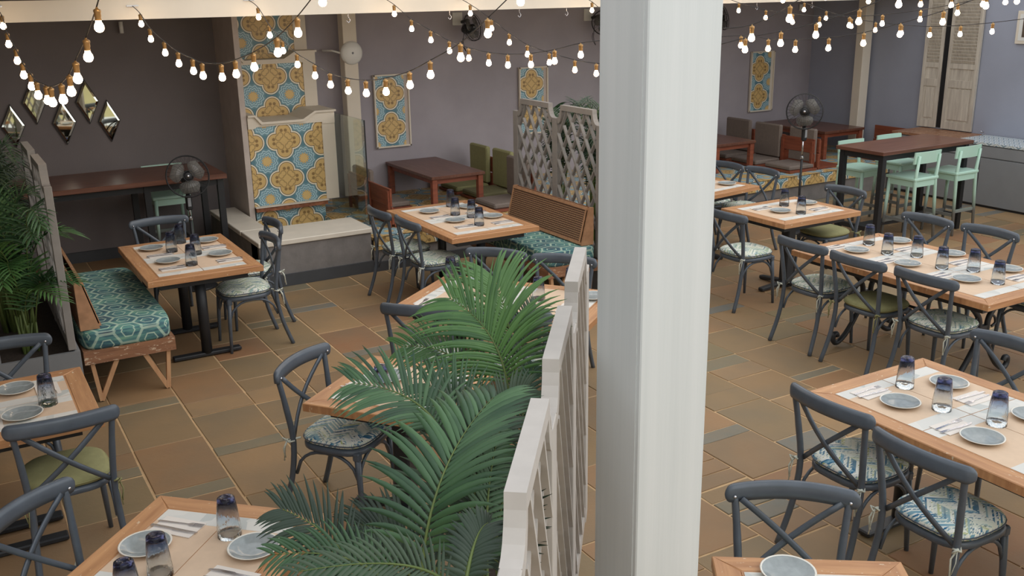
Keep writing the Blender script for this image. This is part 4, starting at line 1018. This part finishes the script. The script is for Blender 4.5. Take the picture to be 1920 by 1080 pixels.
floorseat(10.58, 9.74, 0, .60, 'bare plank floor seat behind the pedestal fan pole', None, None)
floorseat(11.90-.05, 9.66, 180, .62, 'dark red plank seat in front of the right wall post', None, None)

# ------------------------------------------------------------ bar counter and bar table with stools
o = tag(empty('bar_counter', (1.16, 10.48, 0)), 'long dark wood bar counter along the dark left wall', 'counter')
MB().box((0, 0, 1.025), (2.66, .92, .05), bev=.005).obj('counter_top', 'dark_wood', o)
for x in (-1.2, .55, 1.27):
    for y in (-.38, .38): MB().box((x, y, .5), (.06, .06, 1.0)).obj('leg', 'matte_black', o)
for y in (-.38, .38): MB().box((0, y, .965), (2.5, .03, .06)).obj('apron', 'matte_black', o)
for y in (-.38, .38): MB().box((.91, y, .12), (.68, .04, .04)).obj('foot_rail', 'matte_black', o)
o = tag(empty('bar_table', (9.555, 7.41, 0)), 'tall dark wood bar table on a black metal frame', 'table')
MB().box((0, 0, 1.03), (1.54, .66, .042), bev=.004).obj('tabletop', 'dark_wood', o)
for x in (-.70, .70):
    for y in (-.27, .27): MB().box((x, y, .505), (.06, .06, 1.005)).obj('leg', 'matte_black', o)
    MB().box((x, 0, .16), (.05, .48, .05)).obj('side_rail', 'matte_black', o); MB().box((x, 0, .975), (.05, .48, .06)).obj('side_rail', 'matte_black', o)
for y in (-.27, .27): MB().box((0, y, .975), (1.34, .04, .06)).obj('apron', 'matte_black', o)
MB().box((0, 0, .16), (1.34, .16, .03)).obj('foot_board', 'matte_black', o)
def build_stool():
    o = empty('bar_stool')
    s_ = MB(); n = 20
    s_.box((0, .0, .715), (.40, .40, .035), bev=.014).obj('seat', 'dipped_mint', o)
    for a in (-1, 1):
        MB().tube([(a*.165, .165, .70), (a*.185, .195, 0)], [.021, .016], 8).obj('leg', 'dipped_mint', o)
        MB().tube([(a*.185, -.215, 0), (a*.17, -.175, .70), (a*.17, -.205, .98)], [.016, .021, .015], 8).obj('leg', 'dipped_mint', o)
        MB().box((a*.165, 0, .665), (.025, .32, .07)).obj('apron', 'dipped_mint', o)
        MB().box((a*.177, 0, .24), (.02, .36, .035)).obj('stretcher', 'dipped_mint', o)
    for y in (-.17, .165): MB().box((0, y, .665), (.30, .025, .07)).obj('apron', 'dipped_mint', o)
    MB().box((0, .18, .20), (.35, .02, .04)).obj('stretcher', 'dipped_mint', o); MB().box((0, -.19, .28), (.35, .02, .035)).obj('stretcher', 'dipped_mint', o)
    b = MB(); vs = []
    for i in range(9):
        u_ = -1+i/4; y = -.195+.02*u_*u_
        for dy, z in ((0, .89), (0, 1.02), (.018, 1.02), (.018, .89)): vs.append((.215*u_, y+dy-(.012 if z > .9 else 0), z))
    b.add(vs, [(i*4+j, i*4+(j+1) % 4, (i+1)*4+(j+1) % 4, (i+1)*4+j) for i in range(8) for j in range(4)]+[(3, 2, 1, 0), (32, 33, 34, 35)]).obj('backrest', 'dipped_mint', o)
    return o
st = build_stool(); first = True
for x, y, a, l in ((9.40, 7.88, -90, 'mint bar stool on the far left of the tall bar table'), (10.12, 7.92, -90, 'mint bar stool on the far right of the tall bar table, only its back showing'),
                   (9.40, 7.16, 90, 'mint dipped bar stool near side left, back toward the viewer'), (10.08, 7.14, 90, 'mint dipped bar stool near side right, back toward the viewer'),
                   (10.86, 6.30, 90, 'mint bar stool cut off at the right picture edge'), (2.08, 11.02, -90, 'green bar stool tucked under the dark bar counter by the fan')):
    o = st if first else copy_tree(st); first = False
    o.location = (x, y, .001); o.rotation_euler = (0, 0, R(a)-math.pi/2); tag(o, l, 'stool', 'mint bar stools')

# ------------------------------------------------------------ fans
def fan_head(o, c, yaw, tilt, rad, name=True):
    rot = Matrix.Rotation(yaw, 4, 'Z') @ Matrix.Rotation(tilt, 4, 'X')    # local -y is the face
    m = Matrix.Translation(c) @ rot @ Matrix(((1, 0, 0, 0), (0, 0, -1, 0), (0, 1, 0, 0), (0, 0, 0, 1)))   # local z -> -y
    cage = MB()
    def ring(r, z, th):
        P = [m @ Vector((r*math.cos(a), r*math.sin(a), z)) for a in [2*math.pi*i/32 for i in range(33)]]; cage.tube(P, th, 5, caps=False)
    ring(rad, 0, .006); ring(rad*.99, .03, .003); ring(rad*.6, .055, .0015); ring(rad*.98, -.03, .0025); ring(rad*.25, .06, .003)
    for i in range(30):
        a = 2*math.pi*i/30
        for sg in (1, -1):
            P = [m @ Vector((rad*f*math.cos(a+.12*f), rad*f*math.sin(a+.12*f), sg*z)) for f, z in ((.22, .06), (.6, .055), (.9, .035), (1, 0))]; cage.tube(P, .0011, 4, caps=False)
    cage.obj('cage', 'matte_black', o)
    for i in range(3):
        a0 = 2*math.pi*i/3+.6; vs = []; N = 7
        for j in range(N):
            f = j/(N-1); r = .045+(rad*.86-.045)*f; wv = .45+1.15*math.sin(math.pi*min(1, f*.82+.12))
            for s in (-.5, .5): aa = a0+s*wv*1.15; vs.append(m @ Vector((r*math.cos(aa), r*math.sin(aa), .012*s*2)))
        fs = [(j*2, j*2+1, j*2+3, j*2+2) for j in range(N-1)]
        b = MB().add(vs, fs, True).obj('blade', 'fan_blade', o); md = b.modifiers.new('thick', 'SOLIDIFY'); md.thickness = .003
    MB().lathe([(0, .03), (.03, .028), (.042, .015), (.042, -.03), (0, -.03)], 20, mat=m).obj('hub', 'matte_black', o)
    MB().lathe([(0, .037), (.013, .036), (.015, .029)], 16, mat=m).obj('cap', 'steel', o)
    MB().lathe([(.045, -.035), (.062, -.05), (.06, -.12), (.03, -.16), (0, -.16)], 20, mat=m).obj('motor', 'matte_black', o)
def pedestal(x, y, zc, yaw, tilt, rad, label):
    o = tag(empty('pedestal_fan', (x, y, 0)), label, 'fan')
    MB().lathe([(0, .03), (.05, .03), (.18, .018), (.19, .008), (.185, 0), (0, 0)], 28).obj('base', 'matte_black', o)
    MB().tube([(0, 0, .02), (0, 0, zc*.62)], .014, 12).obj('pole', 'matte_black', o); MB().tube([(0, 0, zc*.6), (0, 0, zc-.28)], .010, 12).obj('upper_pole', 'steel', o)
    MB().lathe([(.02, -.015), (.022, .0), (.018, .02)], 12, c=(0, 0, zc*.62)).obj('collar', 'steel', o)
    MB().box((0, -.01, zc-.27), (.06, .05, .15), bev=.018).obj('control_box', 'matte_black', o); MB().box((0, -.037, zc-.26), (.03, .004, .09)).obj('control_panel', 'cabinet_grey', o)
    b = MB(); d = Matrix.Rotation(yaw, 3, 'Z') @ Vector((0, -1, 0)); c_ = Vector((0, 0, zc))+d*.10
    b.tube([(0, 0, zc-.2), (0, 0, zc-.08), tuple(Vector((0, 0, zc))-d*.02)], [.02, .022, .03], 10).obj('neck', 'matte_black', o)
    fan_head(o, c_, yaw, tilt, rad); return o
pedestal(2.02, 9.72, 1.13, R(-2), R(-14), .20, 'black pedestal fan in front of the dark bar counter')
pedestal(8.62, 8.08, 1.42, R(-50), R(-3), .20, 'black pedestal fan behind the table for two on the right')
for (x, l, yw) in ((5.95, 'black wall fan high on the wall left of the white pillar', 25), (7.95, 'black wall fan high on the wall at the left side of the white pillar', -30), (10.05, 'black wall fan high on the wall just right of the white pillar', 30)):
    o = tag(empty('wall_fan', (x, YB, 2.42)), l, 'fan', 'black wall fans')
    MB().box((-.06, -.012, .04), (.14, .02, .16), bev=.004).obj('mount_plate', 'white_plastic', o)
    MB().tube([(0, -.02, 0), (0, -.16, .02), (0, -.20, -.03)], .02, 8).obj('arm', 'matte_black', o)
    fan_head(o, (0, -.30, -.06), R(yw), R(-12), .165)
    MB().tube(catmull([(0, -.1, -.03), (-.03, -.10, -.25), (.02, -.08, -.36), (-.02, -.06, -.28), (.0, -.04, -.20)], 5), .004, 5).obj('cable', 'cord_black', o)
o = tag(empty('wall_disc', (4.345, 11.2-.076, 2.12)), 'round white disc fixed to the white post beside the fountain', 'fixture')
m = Matrix(((1, 0, 0, 0), (0, 0, -1, 0), (0, 1, 0, 0), (0, 0, 0, 1)))
MB().lathe([(0, .05), (.05, .048), (.11, .035), (.135, .012), (.135, 0), (0, 0)], 32, mat=m).obj('housing', 'white_plastic', o); MB().lathe([(0, .056), (.012, .054), (.014, .048)], 12, mat=m).obj('centre_knob', 'cabinet_grey', o)
MB().tube([(-.12, .0, .0), (-.2, .1, .03), (-.28, .2, .03)], .012, 8).obj('conduit', 'white_plastic', o)
for i, x in enumerate((3.62, 4.72, 5.55, 6.15, 8.95, 9.9)):
    hk = MB().tube(catmull([(0, 0, 0), (0, 0, -.04), (.018, 0, -.065), (.0, 0, -.09), (-.02, 0, -.07)], 4), .004, 6)
    tag(hk.obj('hook', 'steel', loc=(x, YS+.04, 2.605)), '%s small metal hook hanging under the rear beam' % (['first', 'second', 'third', 'fourth', 'fifth', 'sixth'][i]+' from left'), 'hook', 'hooks under the beam')
tag(MB().box((0, -.01, 0), (.09, .03, .1), bev=.004).obj('junction_box', 'white_plastic', loc=(11.9, YB-.02, 2.47)), 'small white junction box high on the wall right of the pillar', 'box')
tag(MB().tube([(0, 0, .06), (0, 0, -.06)], .022, 12).obj('detector', 'white_plastic', loc=(1.87, 11.35, 2.48)), 'short white tube fixture high on the dark wall', 'fixture')

# ------------------------------------------------------------ string lights
BR = .022
bulb_me = MB().lathe([(0, -.022), (.009, -.0205), (.016, -.016), (.0215, -.007), (.0225, .002), (.020, .012), (.0145, .023), (.0115, .034)], 16).mesh('bulb', 'bulb_glow')
sock_me = MB().lathe([(.0125, .032), (.0150, .036), (.0135, .046), (.0155, .050), (.0150, .066), (.0175, .070), (.017, .080), (.006, .086), (.004, .094)], 12).mesh('socket', 'socket')
SL = ['string of lit bulbs sagging in front of the diamond mirrors at the left', 'string of lit bulbs from the beam across the dark wall and tiled fountain', 'string of lit bulbs from above the fountain past the first tile panel', 'long string of lit bulbs sagging left of the pillar and rising right of it', 'string of lit bulbs passing the wall fan and running behind the pillar', 'string of lit bulbs low across the tile panel right of the pillar', 'string of lit bulbs hung shallowly across the bluish wall corner', 'string of lit bulbs in front of the whitewashed shutters', 'highest string of lit bulbs at the top right']
for si, pts in enumerate(STRINGS):
    o = tag(empty('string_light', pts[0]), SL[si], 'string lights', 'warm bulb strings under the roof'); P0 = Vector(pts[0])
    tops = [Vector(p)+Vector((0, 0, .092)) for p in pts]
    a = Vector((tops[0].x-.02, YS-.004, max(2.66, tops[0].z+.06))) if tops[0].y < YS+.2 and si < 8 else tops[0]+(tops[0]-tops[1])
    b = tops[-1]+(tops[-1]-tops[-2])
    line = catmull([a]+tops+[b], 5)
    MB().tube([p-P0 for p in line], .0035, 5).obj('cord', 'cord_black', o)
    if si < 8: MB().box(tuple(a-P0), (.10, .012, .012)).obj('cleat', 'steel', o)
    for j, p in enumerate(pts):
        q = Vector(p)-P0; bo = place(bulb_me, 'bulb', o, q); t1, t2 = random.uniform(-.1, .1), random.uniform(-.1, .1)
        so = place(sock_me, 'socket', bo)
